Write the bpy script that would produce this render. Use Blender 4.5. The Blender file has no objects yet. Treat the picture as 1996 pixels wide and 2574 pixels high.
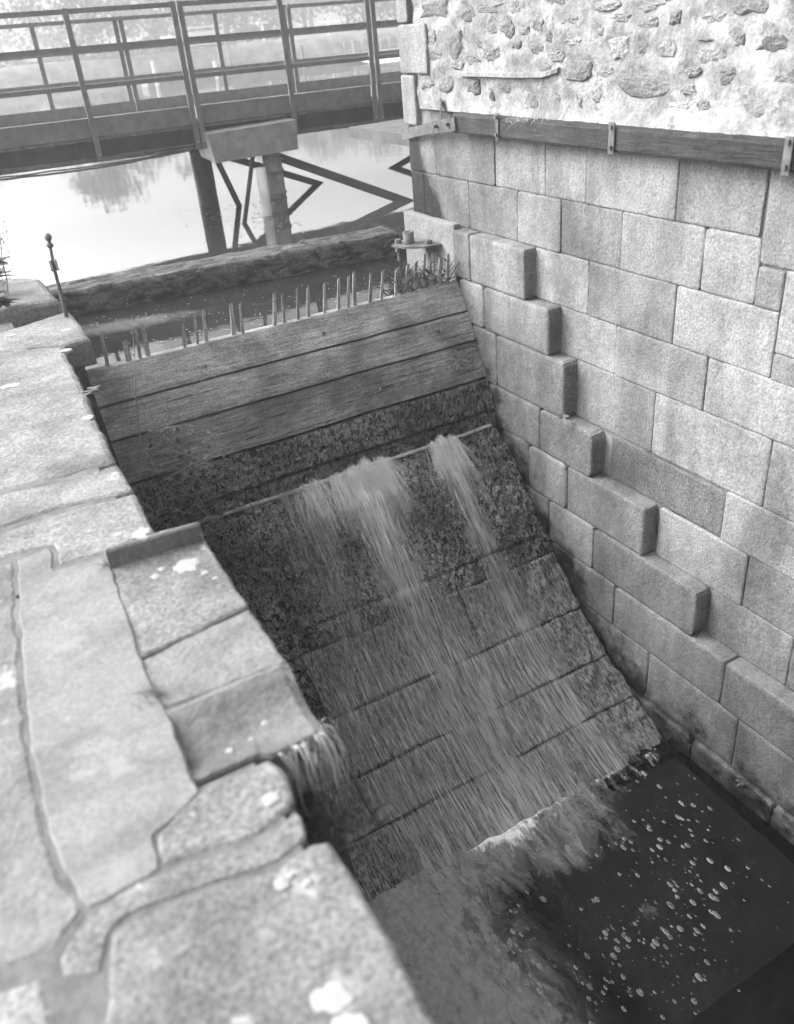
import bpy, bmesh, math, random
from mathutils import Vector, Matrix, noise
rad = math.radians
random.seed(7)
SC = bpy.context.scene
COL = SC.collection

# ------------------------------------------------------------------ camera
CAM_YAW, CAM_PITCH, CAM_ROLL = 0.46711294, -0.53158032, -0.09451933
cd = bpy.data.cameras.new('camera')
cam = bpy.data.objects.new('camera', cd); COL.objects.link(cam); SC.camera = cam
fw = Vector((math.sin(CAM_YAW)*math.cos(CAM_PITCH), math.cos(CAM_YAW)*math.cos(CAM_PITCH), math.sin(CAM_PITCH)))
rt = Vector((math.cos(CAM_YAW), -math.sin(CAM_YAW), 0)); up = rt.cross(fw)
rt2 = rt*math.cos(CAM_ROLL) + up*math.sin(CAM_ROLL); up2 = -rt*math.sin(CAM_ROLL) + up*math.cos(CAM_ROLL)
m = Matrix.Identity(4)
for i in range(3):
    m[i][0] = rt2[i]; m[i][1] = up2[i]; m[i][2] = -fw[i]
cam.matrix_world = m
cd.sensor_fit = 'HORIZONTAL'; cd.sensor_width = 36.0; cd.lens = 36.0*2128.74/1996.0
cd.clip_start = 0.05; cd.clip_end = 1500
cd.dof.use_dof = True; cd.dof.focus_distance = 5.6; cd.dof.aperture_fstop = 2.3

# ------------------------------------------------------------------ sky, sun, exposure
SUN_ELEV, SUN_AZ = rad(38), rad(-50)          # azimuth measured from +Y towards +X: left and a little ahead
W = bpy.data.worlds.new('World'); SC.world = W; W.use_nodes = True
wt = W.node_tree; wt.nodes.clear()
sky = wt.nodes.new('ShaderNodeTexSky'); sky.sky_type = 'NISHITA'; sky.sun_disc = False
sky.sun_elevation = SUN_ELEV; sky.sun_rotation = SUN_AZ; sky.dust_density = 8.0; sky.air_density = 1.0; sky.ozone_density = 1.0
bw = wt.nodes.new('ShaderNodeRGBToBW'); bg = wt.nodes.new('ShaderNodeBackground'); wo = wt.nodes.new('ShaderNodeOutputWorld')
wt.links.new(sky.outputs[0], bw.inputs[0]); wt.links.new(bw.outputs[0], bg.inputs[0]); wt.links.new(bg.outputs[0], wo.inputs[0])
bg.inputs[1].default_value = 0.15
sd = bpy.data.lights.new('sun', 'SUN'); sd.energy = 0.7; sd.angle = rad(115); sd.color = (1, 1, 1)
sun = bpy.data.objects.new('sun', sd); COL.objects.link(sun)
sdir = Vector((math.sin(SUN_AZ)*math.cos(SUN_ELEV), math.cos(SUN_AZ)*math.cos(SUN_ELEV), math.sin(SUN_ELEV)))
sun.rotation_euler = sdir.to_track_quat('Z', 'Y').to_euler(); sun.location = sdir*30
vs = SC.view_settings; vs.view_transform = 'Standard'; vs.look = 'None'; vs.gamma = 1.0; vs.use_curve_mapping = False
vs.exposure = 1.8
SC.render.engine = 'CYCLES'
SC.cycles.use_denoising = True
SC.cycles.max_bounces = 5; SC.cycles.diffuse_bounces = 3; SC.cycles.adaptive_threshold = .03; SC.cycles.volume_bounces = 1; SC.cycles.transparent_max_bounces = 16
SC.cycles.caustics_reflective = False; SC.cycles.caustics_refractive = False

# ------------------------------------------------------------------ helpers
def link(o, parent=None):
    COL.objects.link(o)
    if parent is not None: o.parent = parent
    return o
def tag(o, label=None, cat=None, group=None, kind=None):
    if label: o['label'] = label
    if cat: o['category'] = cat
    if group: o['group'] = group
    if kind: o['kind'] = kind
    return o
def thing(name, label, cat, loc=(0, 0, 0), group=None):
    o = bpy.data.objects.new(name, None); o.empty_display_size = 0.1; o.location = loc
    link(o); return tag(o, label, cat, group)
def mesh(name, V, F, mat, parent=None, smooth=False, attrs=None):
    me = bpy.data.meshes.new(name)
    if parent is not None and parent.type == 'EMPTY':
        L = parent.location; V = [(v[0]-L[0], v[1]-L[1], v[2]-L[2]) for v in V]
    me.from_pydata([tuple(v) for v in V], [], F)
    if smooth: me.polygons.foreach_set('use_smooth', [True]*len(me.polygons))
    if mat: me.materials.append(mat)
    if attrs:
        for k, vals in attrs.items():
            a = me.attributes.new(k, 'FLOAT', 'POINT'); a.data.foreach_set('value', vals)
    me.update()
    return link(bpy.data.objects.new(name, me), parent)
def submesh(name, V, F, mat, part, root, smooth=False):      # a sub-part: part sits at the root's own origin
    L = root.location
    return mesh(name, [(v[0]-L[0], v[1]-L[1], v[2]-L[2]) for v in V], F, mat, part, smooth)
class MB:
    def __init__(s): s.V = []; s.F = []
    def add(s, V, F):
        b = len(s.V); s.V += [tuple(v) for v in V]; s.F += [tuple(i+b for i in f) for f in F]; return s
    def box(s, x0, x1, y0, y1, z0, z1):
        V = [(x, y, z) for x in (x0, x1) for y in (y0, y1) for z in (z0, z1)]
        return s.add(V, [(0,1,3,2),(4,6,7,5),(0,4,5,1),(2,3,7,6),(0,2,6,4),(1,5,7,3)])
    def bar(s, a, b, w, h, upv=(0, 0, 1)):
        a = Vector(a); b = Vector(b); d = (b-a).normalized(); u = Vector(upv)
        if abs(d.dot(u)) > .98: u = Vector((0, 1, 0))
        r = d.cross(u).normalized(); u = r.cross(d)
        V = [p + r*(i*w/2) + u*(j*h/2) for p in (a, b) for (i, j) in ((-1,-1),(1,-1),(1,1),(-1,1))]
        return s.add(V, [(3,2,1,0),(4,5,6,7),(0,1,5,4),(1,2,6,5),(2,3,7,6),(3,0,4,7)])
    def tube(s, pts, rr, n=8, cap=True):
        pts = [Vector(p) for p in pts]; V = []; F = []
        if not hasattr(rr, '__len__'): rr = [rr]*len(pts)
        for i, p in enumerate(pts):
            d = (pts[min(i+1, len(pts)-1)] - pts[max(i-1, 0)]).normalized()
            u = Vector((0, 0, 1)) if abs(d.z) < .9 else Vector((1, 0, 0))
            r = d.cross(u).normalized(); u = r.cross(d)
            for k in range(n):
                t = 2*math.pi*k/n; V.append(p + (r*math.cos(t)+u*math.sin(t))*rr[i])
        for i in range(len(pts)-1):
            for k in range(n):
                F.append((i*n+k, i*n+(k+1)%n, (i+1)*n+(k+1)%n, (i+1)*n+k))
        if cap: F.append(tuple(range(n-1, -1, -1))); F.append(tuple(range((len(pts)-1)*n, len(pts)*n)))
        return s.add(V, F)
    def build(s, name, mat, parent=None, smooth=False, attrs=None): return mesh(name, s.V, s.F, mat, parent, smooth, attrs)
def nz(x, y, z=0.0): return noise.noise(Vector((x, y, z)))
def fb(x, y, z=0.0, o=4): return noise.fractal(Vector((x, y, z)), 1.0, 2.1, o)
def sm(a, b, x):
    t = max(0, min(1, (x-a)/(b-a))); return t*t*(3-2*t)
def interp(P, x):
    if x <= P[0][0]: return P[0][1]
    for (a, b), (c, d) in zip(P, P[1:]):
        if x <= c: return b + (d-b)*(x-a)/(c-a)
    return P[-1][1]

# ------------------------------------------------------------------ materials (all neutral grey: the photograph is monochrome)
class NB:
    def __init__(s, name):
        s.m = bpy.data.materials.new(name); s.m.use_nodes = True; s.t = s.m.node_tree; s.t.nodes.clear()
        s.out = s.t.nodes.new('ShaderNodeOutputMaterial')
        s.pos = s.t.nodes.new('ShaderNodeNewGeometry').outputs['Position']
    def L(s, a, b): s.t.links.new(a, b)
    def set(s, inp, v):
        if isinstance(v, bpy.types.NodeSocket): s.L(v, inp)
        elif inp.type == 'RGBA' and not hasattr(v, '__len__'): inp.default_value = (v, v, v, 1)
        else: inp.default_value = v
    def math(s, op, a, b=0.0, c=None, clamp=False):
        n = s.t.nodes.new('ShaderNodeMath'); n.operation = op; n.use_clamp = clamp
        s.set(n.inputs[0], a); s.set(n.inputs[1], b)
        if c is not None: s.set(n.inputs[2], c)
        return n.outputs[0]
    def noise(s, scale, detail=3, rough=.55, vec=None, dist=0.0):
        n = s.t.nodes.new('ShaderNodeTexNoise'); n.inputs['Scale'].default_value = scale; n.inputs['Detail'].default_value = detail
        n.inputs['Roughness'].default_value = rough; n.inputs['Distortion'].default_value = dist
        s.L(vec if vec is not None else s.pos, n.inputs['Vector']); return n.outputs[0]
    def vor(s, scale, vec=None, feat='F1'):
        n = s.t.nodes.new('ShaderNodeTexVoronoi'); n.feature = feat; n.inputs['Scale'].default_value = scale
        s.L(vec if vec is not None else s.pos, n.inputs['Vector']); return n.outputs['Distance']
    def map(s, scale, rot=(0, 0, 0), vec=None):
        n = s.t.nodes.new('ShaderNodeMapping'); n.inputs['Scale'].default_value = scale; n.inputs['Rotation'].default_value = rot
        s.L(vec if vec is not None else s.pos, n.inputs['Vector']); return n.outputs[0]
    def ramp(s, f, a, b, va=0.0, vb=1.0, smooth=True):
        n = s.t.nodes.new('ShaderNodeMapRange'); n.interpolation_type = 'SMOOTHSTEP' if smooth else 'LINEAR'
        s.set(n.inputs[0], f)
        for i, v in enumerate((a, b, va, vb)): s.set(n.inputs[1+i], v)
        return n.outputs[0]
    def mix(s, f, a, b):
        n = s.t.nodes.new('ShaderNodeMix'); n.data_type = 'FLOAT'
        s.set(n.inputs[0], f); s.set(n.inputs[2], a); s.set(n.inputs[3], b); return n.outputs[0]
    def rnd(s): return s.t.nodes.new('ShaderNodeObjectInfo').outputs['Random']
    def attr(s, name):
        n = s.t.nodes.new('ShaderNodeAttribute'); n.attribute_name = name; return n.outputs['Fac']
    def sep(s):
        n = s.t.nodes.new('ShaderNodeSeparateXYZ'); s.L(s.pos, n.inputs[0]); return n.outputs
    def bump(s, h, strength=.5, dist=.01, prev=None):
        n = s.t.nodes.new('ShaderNodeBump'); n.inputs['Strength'].default_value = strength; n.inputs['Distance'].default_value = dist
        s.L(h, n.inputs['Height'])
        if prev is not None: s.L(prev, n.inputs['Normal'])
        return n.outputs[0]
    def bsdf(s, col, rough=.85, spec=.3, nrm=None, metallic=0.0, **kw):
        n = s.t.nodes.new('ShaderNodeBsdfPrincipled')
        s.set(n.inputs['Base Color'], col); s.set(n.inputs['Roughness'], rough); s.set(n.inputs['Specular IOR Level'], spec)
        s.set(n.inputs['Metallic'], metallic)
        for k, v in kw.items(): s.set(n.inputs[k.replace('_', ' ')], v)
        if nrm is not None: s.L(nrm, n.inputs['Normal'])
        return n.outputs[0]
    def done(s, sh): s.L(sh, s.out.inputs[0]); return s.m
    def mixs(s, f, a, b):
        n = s.t.nodes.new('ShaderNodeMixShader'); s.set(n.inputs[0], f); s.L(a, n.inputs[1]); s.L(b, n.inputs[2]); return n.outputs[0]
    def transp(s, v=1.0):
        n = s.t.nodes.new('ShaderNodeBsdfTransparent'); s.set(n.inputs[0], v); return n.outputs[0]

def granite(name, base=.42, speck=.35, stain=.25, rnd=.18, damp=False, lichen=0.0, bumpk=1.0):
    b = NB(name)
    fine = b.noise(75, 4, .75); mid = b.noise(14, 4, .65); big = b.noise(1.7, 4, .6); blk = b.vor(70)
    v = b.math('MULTIPLY', base, b.ramp(fine, .33, .67, 1-speck, 1+speck, False)); v = b.math('MULTIPLY', v, b.ramp(b.noise(38, 4, .7), .62, .72, 1, .72))
    v = b.math('MULTIPLY', v, b.ramp(mid, .3, .75, 1.1, .88))
    v = b.math('MULTIPLY', v, b.ramp(big, .35, .75, 1+stain*.4, 1-stain))
    v = b.math('MULTIPLY', v, b.ramp(b.rnd(), 0, 1, 1-rnd, 1+rnd, False))
    v = b.math('MULTIPLY', v, b.ramp(b.noise(3.2, 4, .6, vec=b.map((1, 1.6, .35))), .40, .66, 1.08, .80))
    rough = .9
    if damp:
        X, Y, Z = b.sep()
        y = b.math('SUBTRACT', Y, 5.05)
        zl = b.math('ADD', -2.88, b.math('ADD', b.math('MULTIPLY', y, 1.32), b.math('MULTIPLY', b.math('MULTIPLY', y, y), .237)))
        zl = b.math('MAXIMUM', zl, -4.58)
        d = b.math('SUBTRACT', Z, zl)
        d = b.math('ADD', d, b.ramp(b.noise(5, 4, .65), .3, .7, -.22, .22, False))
        near = b.ramp(d, .0, .36, 1, 0)  # damp band along the chute, with the contact shadow painted into it
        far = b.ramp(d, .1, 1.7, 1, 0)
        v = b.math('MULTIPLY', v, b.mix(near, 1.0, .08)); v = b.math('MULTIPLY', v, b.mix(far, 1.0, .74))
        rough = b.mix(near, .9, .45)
    if lichen > 0:
        l = b.noise(7, 5, .7); l2 = b.noise(2.2, 2)
        msk = b.math('MULTIPLY', b.ramp(l, .54, .66), b.ramp(l2, .38, .6)); v = b.mix(b.math('MULTIPLY', msk, lichen), v, .36)
        dk = b.ramp(b.noise(9, 5, .7, vec=b.map((1, 1, 1), (0, 0, .7))), .63, .74); v = b.mix(b.math('MULTIPLY', dk, .5), v, .10)
    h = b.math('ADD', b.math('MULTIPLY', fine, .35), b.math('MULTIPLY', b.noise(30, 4, .65), .9))
    n1 = b.bump(h, .65*bumpk, .014); n2 = b.bump(mid, .25*bumpk, .03, n1)
    return b.done(b.bsdf(v, rough, .25, n2))
M = {}
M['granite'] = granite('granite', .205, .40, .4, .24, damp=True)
M['granite_dark'] = granite('granite_dark', .13, .6, .35, .1)
M['quoin'] = granite('quoin', .235, .4, .2, .12, bumpk=.7)
M['coping'] = granite('coping_stone', .17, .5, .45, .14, lichen=.8, bumpk=.7)
M['coping_dark'] = granite('coping_stone_weathered', .145, .25, .45, .1, lichen=.7)
M['rubble'] = granite('rubble_stone', .20, .5, .4, .30, bumpk=1.6)
def simple(name, base, var=.15, scale=6, rough=.8, bumps=(40, .4, .01), spec=.3, big=1.2, metallic=0.0):
    b = NB(name); v = b.math('MULTIPLY', base, b.ramp(b.noise(scale, 5, .65), .3, .7, 1-var, 1+var, False))
    v = b.math('MULTIPLY', v, b.ramp(b.noise(big, 3), .3, .7, 1-var*.6, 1+var*.6, False))
    n = b.bump(b.noise(bumps[0], 4, .65), bumps[1], bumps[2])
    return b.done(b.bsdf(v, rough, spec, n, metallic))
def lime():
    b = NB('lime_mortar')
    f = b.noise(45, 4, .7); g = b.noise(6, 5, .7); h = b.noise(1.4, 3)
    v = b.ramp(g, .38, .62, .20, .34, False); v = b.math('MULTIPLY', v, b.ramp(f, .35, .65, .78, 1.12, False)); v = b.math('MULTIPLY', v, b.ramp(h, .3, .65, .86, 1.05))
    v = b.mix(b.ramp(b.noise(9, 5, .75), .54, .63), v, .17)
    return b.done(b.bsdf(v, .95, .1, b.bump(b.math('ADD', g, b.math('MULTIPLY', f, .3)), .7, .03)))
M['lime'] = lime()
M['joint'] = simple('joint_mortar', .13, .85, 5, .95)
M['concrete'] = granite('concrete_patch', .165, .22, .22, 0, lichen=.35, bumpk=.3)
M['bedding'] = simple('coping_bedding', .12, .4, 14, .95)
M['darkwall'] = simple('wet_wall', .035, .5, 9, .6, (25, .9, .03))
M['steel'] = simple('grey_painted_steel', .155, .22, 9, .55, (30, .12, .004))
M['steel_light'] = simple('pale_painted_steel', .28, .25, 9, .5, (30, .1, .004))
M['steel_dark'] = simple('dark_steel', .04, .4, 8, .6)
M['rust'] = simple('rusted_steel', .11, .5, 14, .85, (60, .6, .006))
M['iron'] = simple('old_iron', .10, .35, 25, .6, (70, .5, .004))
M['pipe'] = simple('white_pipe', .62, .15, 9, .5, (30, .1, .004))
M['pile'] = simple('pile_concrete', .20, .45, 5, .8, (30, .5, .01))
M['landing'] = simple('landing_concrete', .10, .3, 6); M['cable'] = simple('cable', .09, .4, 9, .7)
M['slate'] = simple('slate', .20, .3, 12, .8)
def wood(name, base, damp=0.0, bumpk=.6, gs=(1.5, 22, 22), rough=.8):
    b = NB(name); vec = b.map(gs)
    g = b.noise(3.2, 6, .7, vec=vec, dist=.4); k = b.noise(3, 4, .6); f = b.noise(90, 3)
    crack = b.ramp(b.noise(2.0, 5, .75, vec=b.map((.7, 22, 22))), .60, .66)
    v = b.math('MULTIPLY', base, b.ramp(g, .38, .62, .68, 1.32, False)); v = b.math('MULTIPLY', v, b.ramp(k, .38, .62, .65, 1.3, False))
    v = b.math('MULTIPLY', v, b.ramp(f, .38, .62, .75, 1.3, False)); v = b.math('MULTIPLY', v, b.ramp(b.rnd(), 0, 1, .9, 1.12, False))
    v = b.mix(b.math('MULTIPLY', crack, .8), v, base*.15)
    if damp:
        st = b.ramp(b.noise(1.6, 5, .7), .40, .62); v = b.mix(b.math('MULTIPLY', st, damp), v, .018); rough = b.mix(st, rough, .35)
    h = b.math('SUBTRACT', b.math('ADD', g, b.math('MULTIPLY', f, .15)), crack)
    return b.done(b.bsdf(v, rough, .3, b.bump(h, bumpk, .015)))
M['plank'] = wood('weathered_plank', .205, 0, .6)
M['plank_damp'] = wood('damp_plank', .16, .45, 1.0)
M['beam'] = wood('old_beam', .034, 0, .7, (22, 1.5, 22))
M['peg'] = wood('split_peg', .26, 0, .8, (22, 22, 1.5))
def mossy_shaded(name, base, rough, k1, k2, spec=.5):
    b = NB(name); vec = b.map((1.0, .62, .62)); a = b.noise(34, 4, .68, vec=vec, dist=1.1); v2 = b.vor(46, vec=vec); c = b.noise(95, 3, .6, vec=vec)
    v = b.math('MULTIPLY', base, b.ramp(a, .42, .53, .04, 1.0)); v = b.math('MULTIPLY', v, b.ramp(c, .36, .62, .55, 1.35, False)); v = b.math('MULTIPLY', v, b.ramp(b.noise(2.4, 4, .6), .38, .62, .55, 1.4, False))  # moss tone, with the shade of the crevices painted between the lumps
    h = b.math('ADD', a, b.math('ADD', b.math('MULTIPLY', v2, -.7), b.math('MULTIPLY', c, .3)))
    return b.done(b.bsdf(v, rough, spec, b.bump(h, k1, k2)))
M['plank_mossy_shaded'] = mossy_shaded('mossy_wet_plank_shaded', .15, .28, 1.0, .04)
M['slab_mossy_shaded'] = mossy_shaded('mossy_wet_slab_shaded', .18, .25, 1.0, .05)
def slab_tooled():
    b = NB('tooled_wet_slab'); X, Y, Z = b.sep()
    c1 = b.noise(95, 3, .6, vec=b.map((1, .16, .16), (0, 0, .6))); c2 = b.noise(95, 3, .6, vec=b.map((1, .16, .16), (0, 0, -.6)))
    a = b.noise(30, 4, .7); t = b.math('MINIMUM', c1, c2)
    lines = b.math('MINIMUM', b.ramp(c1, .36, .47, .12, 1), b.ramp(c2, .36, .47, .12, 1)); v = b.math('MULTIPLY', .175, lines); v = b.math('MULTIPLY', v, b.ramp(a, .4, .6, .65, 1.25, False))
    return b.done(b.bsdf(v, .2, .6, b.bump(b.math('ADD', t, b.math('MULTIPLY', a, .5)), 1.0, .025)))
M['slab_tooled'] = slab_tooled()
def bark(name, base):
    b = NB(name); a = b.noise(14, 6, .75, vec=b.map((.35, 1, 1)), dist=.8); c = b.noise(60, 4, .7)
    v = b.math('MULTIPLY', base, b.ramp(a, .40, .60, .2, 1.9, False)); v = b.math('MULTIPLY', v, b.ramp(c, .38, .62, .6, 1.4, False))
    return b.done(b.bsdf(v, .85, .3, b.bump(b.math('ADD', a, b.math('MULTIPLY', c, .25)), 1.0, .04)))
M['bark'] = bark('rough_timber', .085)
M['trunk'] = bark('tree_bark', .06)
def leaf(name, base, var=.35):
    b = NB(name); v = b.math('MULTIPLY', base, b.ramp(b.noise(2.5, 3), .3, .7, 1-var, 1+var, False))
    d = b.bsdf(v, .6, .3); t = b.t.nodes.new('ShaderNodeBsdfTranslucent'); b.set(t.inputs[0], b.math('MULTIPLY', v, 1.0))
    return b.done(b.mixs(.3, d, t.outputs[0]))
M['leaf'] = leaf('leaf', .07); M['leaf_pale'] = leaf('leaf_pale', .08); M['straw'] = leaf('dry_grass', .5); M['weed'] = leaf('weed_leaf', .16); M['stem'] = leaf('dry_stem', .22)
M['turf'] = simple('bank_turf', .12, .4, 1.2, .95, (6, .8, .1)); M['quay'] = simple('quay_stone', .2, .3, 2)
M['white'] = simple('white_board', .75, .08, 3); M['lichen'] = simple('lichen', .30, .12, 30, .95, (60, .6, .004)); M['gravel'] = simple('pale_gravel', .5, .4, 8)

# ------------------------------------------------------------------ water
def mirror_water(name, body, ior, ripple, dist, scale=(1, 1, 1), rs=3.0):
    b = NB(name); r = b.noise(rs, 4, .55, vec=b.map(scale))
    nrm = b.bump(r, ripple, dist)
    d = b.t.nodes.new('ShaderNodeBsdfDiffuse'); b.set(d.inputs[0], body)
    g = b.t.nodes.new('ShaderNodeBsdfGlossy'); b.set(g.inputs[0], .96); g.inputs['Roughness'].default_value = .03; b.L(nrm, g.inputs['Normal'])
    f = b.t.nodes.new('ShaderNodeFresnel'); f.inputs['IOR'].default_value = ior; b.L(nrm, f.inputs['Normal'])
    return b.done(b.mixs(f.outputs[0], d.outputs[0], g.outputs[0]))
M['river'] = mirror_water('river_water', .05, 9.0, .06, .02, (1, 1, 1), 2.5)
M['forebay'] = mirror_water('forebay_water', .02, 1.30, .05, .02, (1, 1, 1), 4.0)
def tail():
    b = NB('tail_water'); nrm = b.bump(b.noise(7, 4, .6), .12, .02)
    g = b.t.nodes.new('ShaderNodeBsdfGlossy'); b.set(g.inputs[0], .9); g.inputs['Roughness'].default_value = .04; b.L(nrm, g.inputs['Normal'])
    f = b.t.nodes.new('ShaderNodeFresnel'); f.inputs['IOR'].default_value = 1.33; b.L(nrm, f.inputs['Normal'])
    return b.done(b.mixs(f.outputs[0], b.transp(.3), g.outputs[0]))
M['tail'] = tail()
def flow_mat():
    b = NB('flowing_water'); cover = b.attr('cover'); foam = b.attr('foam')
    vec = b.map((1, .035, .035))
    s1 = b.noise(70, 4, .65, vec=vec, dist=.3); s2 = b.noise(130, 3, .6, vec=b.map((1, .06, .06))); s3 = b.noise(14, 3, .6, vec=b.map((1, .2, .2)))
    st = b.math('ADD', b.math('MULTIPLY', s1, .45), b.math('MULTIPLY', s2, .55))
    dark = b.math('MINIMUM', b.ramp(s1, .36, .50, .38, 1), b.ramp(s2, .34, .50, .5, 1)); dark = b.mix(b.ramp(foam, .22, .5), dark, b.ramp(s1, .3, .6, .7, 1.1))
    v = b.math('ADD', .17, b.math('MULTIPLY', b.ramp(foam, .08, .6, 0, .6, False), b.ramp(s3, .35, .65, .55, 1.35, False)))
    v = b.math('MULTIPLY', v, dark); v = b.math('MULTIPLY', v, b.ramp(s2, .4, .65, .85, 1.3, False))
    a = b.math('ADD', cover, b.math('MULTIPLY', b.math('SUBTRACT', st, .5), 2.4)); a = b.ramp(a, .25, .9, 0, .72)
    sh = b.bsdf(v, .25, .5, b.bump(b.math('ADD', s1, b.math('MULTIPLY', s2, .5)), .7, .02))
    return b.done(b.mixs(a, b.transp(), sh))
M['flow'] = flow_mat()
def foam_mat(name, base, a0, a1, scale, amax=.9, namp=1.0):
    b = NB(name); n = b.noise(scale, 6, .72, vec=b.map((1.5, .5, 1), (0, 0, .25)), dist=.7); d = b.attr('foam')
    f = b.ramp(b.math('ADD', d, b.math('MULTIPLY', b.math('SUBTRACT', n, .5), namp)), a0, a1, 0, amax)
    v = b.math('MULTIPLY', base, b.ramp(b.noise(scale*2.3, 4, .7), .3, .7, .7, 1.25, False))
    return b.done(b.mixs(f, b.transp(), b.bsdf(v, .6, .3, b.bump(n, .5, .01))))
M['scum'] = foam_mat('froth_sky_film', .22, .2, .8, 10, .9, 1.2)  # froth by the chute foot, painted sky reflection on the left
M['foam'] = foam_mat('white_foam', .8, .15, .6, 14, .92, 1.5)
def spray():
    b = NB('spray'); d = b.attr('foam')
    return b.done(b.mixs(d, b.transp(), b.bsdf(.75, .5, .3)))
M['spray'] = spray()
def bubble():
    b = NB('bubble'); return b.done(b.mixs(b.attr('foam'), b.transp(.97), b.bsdf(.48, .15, .6)))
M['bubble'] = bubble()

# ================================================================== SETTING
RIV, TAIL = -1.90, -4.575
CH = [(2.6,-4.75),(3.08,-4.56),(3.29,-4.46),(3.47,-4.37),(3.61,-4.28),(3.83,-4.14),(3.92,-4.06),(4.10,-3.92),(4.25,-3.77),(4.38,-3.60),(4.51,-3.45),(4.68,-3.26),(4.84,-3.06),(5.05,-2.88)]
def zc(y): return interp(CH, y)
def sheet(name, x0, x1, y0, y1, z, mat, kind='structure', parent=None):
    return tag(mesh(name, [(x0,y0,z),(x1,y0,z),(x1,y1,z),(x0,y1,z)], [(0,1,2,3)], mat, parent), kind=kind)
sheet('river', -80, 140, 7.45, 62.5, RIV, M['river'])
sheet('forebay_water', .4, 6, 5.5, 7.45, RIV-.003, M['forebay'])
sheet('tail_water', -.2, 3.72, -2.5, 3.12, TAIL, M['tail'])
sheet('pool_bed', -.5, 4, -3, 5, -6.2, M['darkwall'])
# far bank: terrain sheet with an uneven shore
V = []; F = []; nx, ny = 120, 30
for j in range(ny+1):
    for i in range(nx+1):
        x = -70 + 190*i/nx; t = j/ny; y = 57 + 3*nz(x*.06, 3) - max(0, x-22)*.25 + 90*t*t
        z = -2.05 + 1.1*sm(0, .12, t) + .6*sm(.15, 1, t) + .15*nz(x*.3, y*.3)
        V.append((x, y, z))
for j in range(ny):
    for i in range(nx): a = j*(nx+1)+i; F.append((a, a+1, a+nx+2, a+nx+1))
tag(mesh('far_bank', V, F, M['turf'], smooth=True), kind='structure')
sheet('ground', -105, 160, -30, 160, -6.5, M['turf'])

# ------------------------------------------------------------------ mill building (right)
XU, XL = 3.62, 3.51
mill = thing('mill_building', 'granite mill wall with lime-pointed rubble above smooth ashlar blocks', 'building', (XU, 3.5, -4.6))
core = MB().box(XU+.014, 9, -2, 6.355, -6.4, 2.6); core.box(XL+.016, XU+.05, -2, 5.02, -6.4, -3.95)
core.build('wall_core', M['joint'], mill)
def block(y0, y1, z0, z1, xf, depth=.16, mat='granite', name='block', parent=None, seed=None, r=.018, bev=.008, gap=.0014, cut=None):
    rs = random.Random(seed if seed is not None else int((y0*7919+z0*104729)*100))
    y0, y1 = min(y0, y1)+gap, max(y0, y1)-gap; z0, z1 = min(z0, z1)+gap, max(z0, z1)-gap
    r = r*rs.uniform(.5, 1.5); P = []
    for (cy, cz, a0) in ((y1-r, z1-r, 0), (y0+r, z1-r, 90), (y0+r, z0+r, 180), (y1-r, z0+r, 270)):
        for k in range(3): a = rad(a0+45*k); P.append((cy+r*math.cos(a), cz+r*math.sin(a)))
    Q = []
    for i, p in enumerate(P):
        q = P[(i+1) % len(P)]; Q.append(p); d = math.hypot(q[0]-p[0], q[1]-p[1]); n = int(d/.07)
        for k in range(1, n): t = k/n; Q.append((p[0]+(q[0]-p[0])*t, p[1]+(q[1]-p[1])*t))
    Q = [(y+.0045*nz(y*9, z*9, seed or 1.3)+.002*rs.uniform(-1, 1), z+.0045*nz(y*9, z*9, 9.1)+.002*rs.uniform(-1, 1)) for y, z in Q]
    cy, cz = (y0+y1)/2, (z0+z1)/2; off = rs.uniform(-.006, .006); n = len(Q)
    ins = lambda y, z, b: (max(y0+b, min(y1-b, y)), max(z0+b, min(z1-b, z)))
    V = [(xf+depth, y, z) for y, z in Q] + [(xf+off+bev, y, z) for y, z in Q]
    V += [(xf+off+bev*.3,)+ins(y, z, bev*.5) for y, z in Q] + [(xf+off,)+ins(y, z, bev*1.6) for y, z in Q] + [(xf+off-.0005, cy, cz)]
    F = []
    for k in range(3):
        for i in range(n): j = (i+1) % n; F.append((k*n+i, k*n+j, (k+1)*n+j, (k+1)*n+i))
    F += [(3*n+i, 3*n+(i+1) % n, 4*n) for i in range(n)]
    return mesh(name, V, F, M[mat], parent or mill, smooth=False)
ZL = [-.775, -1.11, -1.45, -1.80, -2.13, -2.55, -2.89, -3.26, -3.62, -3.98, -4.40, -4.90]
def course(k, ys, x, depth=.16, z0=None, z1=None, **kw):
    for a, b in zip(ys, ys[1:]): block(b, a, z0 if z0 else ZL[k+1], z1 if z1 else ZL[k], x, depth, **kw)
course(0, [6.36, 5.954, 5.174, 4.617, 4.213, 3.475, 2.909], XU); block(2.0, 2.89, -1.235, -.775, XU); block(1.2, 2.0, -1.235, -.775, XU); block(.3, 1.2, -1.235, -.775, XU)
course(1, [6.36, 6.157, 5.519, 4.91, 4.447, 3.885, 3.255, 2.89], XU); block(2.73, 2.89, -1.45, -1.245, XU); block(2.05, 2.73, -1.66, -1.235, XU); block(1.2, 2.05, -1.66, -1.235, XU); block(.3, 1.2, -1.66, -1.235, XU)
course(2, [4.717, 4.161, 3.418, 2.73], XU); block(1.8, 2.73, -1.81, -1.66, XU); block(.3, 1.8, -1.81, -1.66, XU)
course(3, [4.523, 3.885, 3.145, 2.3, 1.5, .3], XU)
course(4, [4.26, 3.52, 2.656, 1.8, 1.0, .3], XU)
course(5, [2.907, 2.1, 1.3, .3], XU); block(2.907, 3.89, -2.88, -2.57, XU, mat='granite_dark', seed=5)['label'] = 'dark weathered block with crumbling face'
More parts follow.
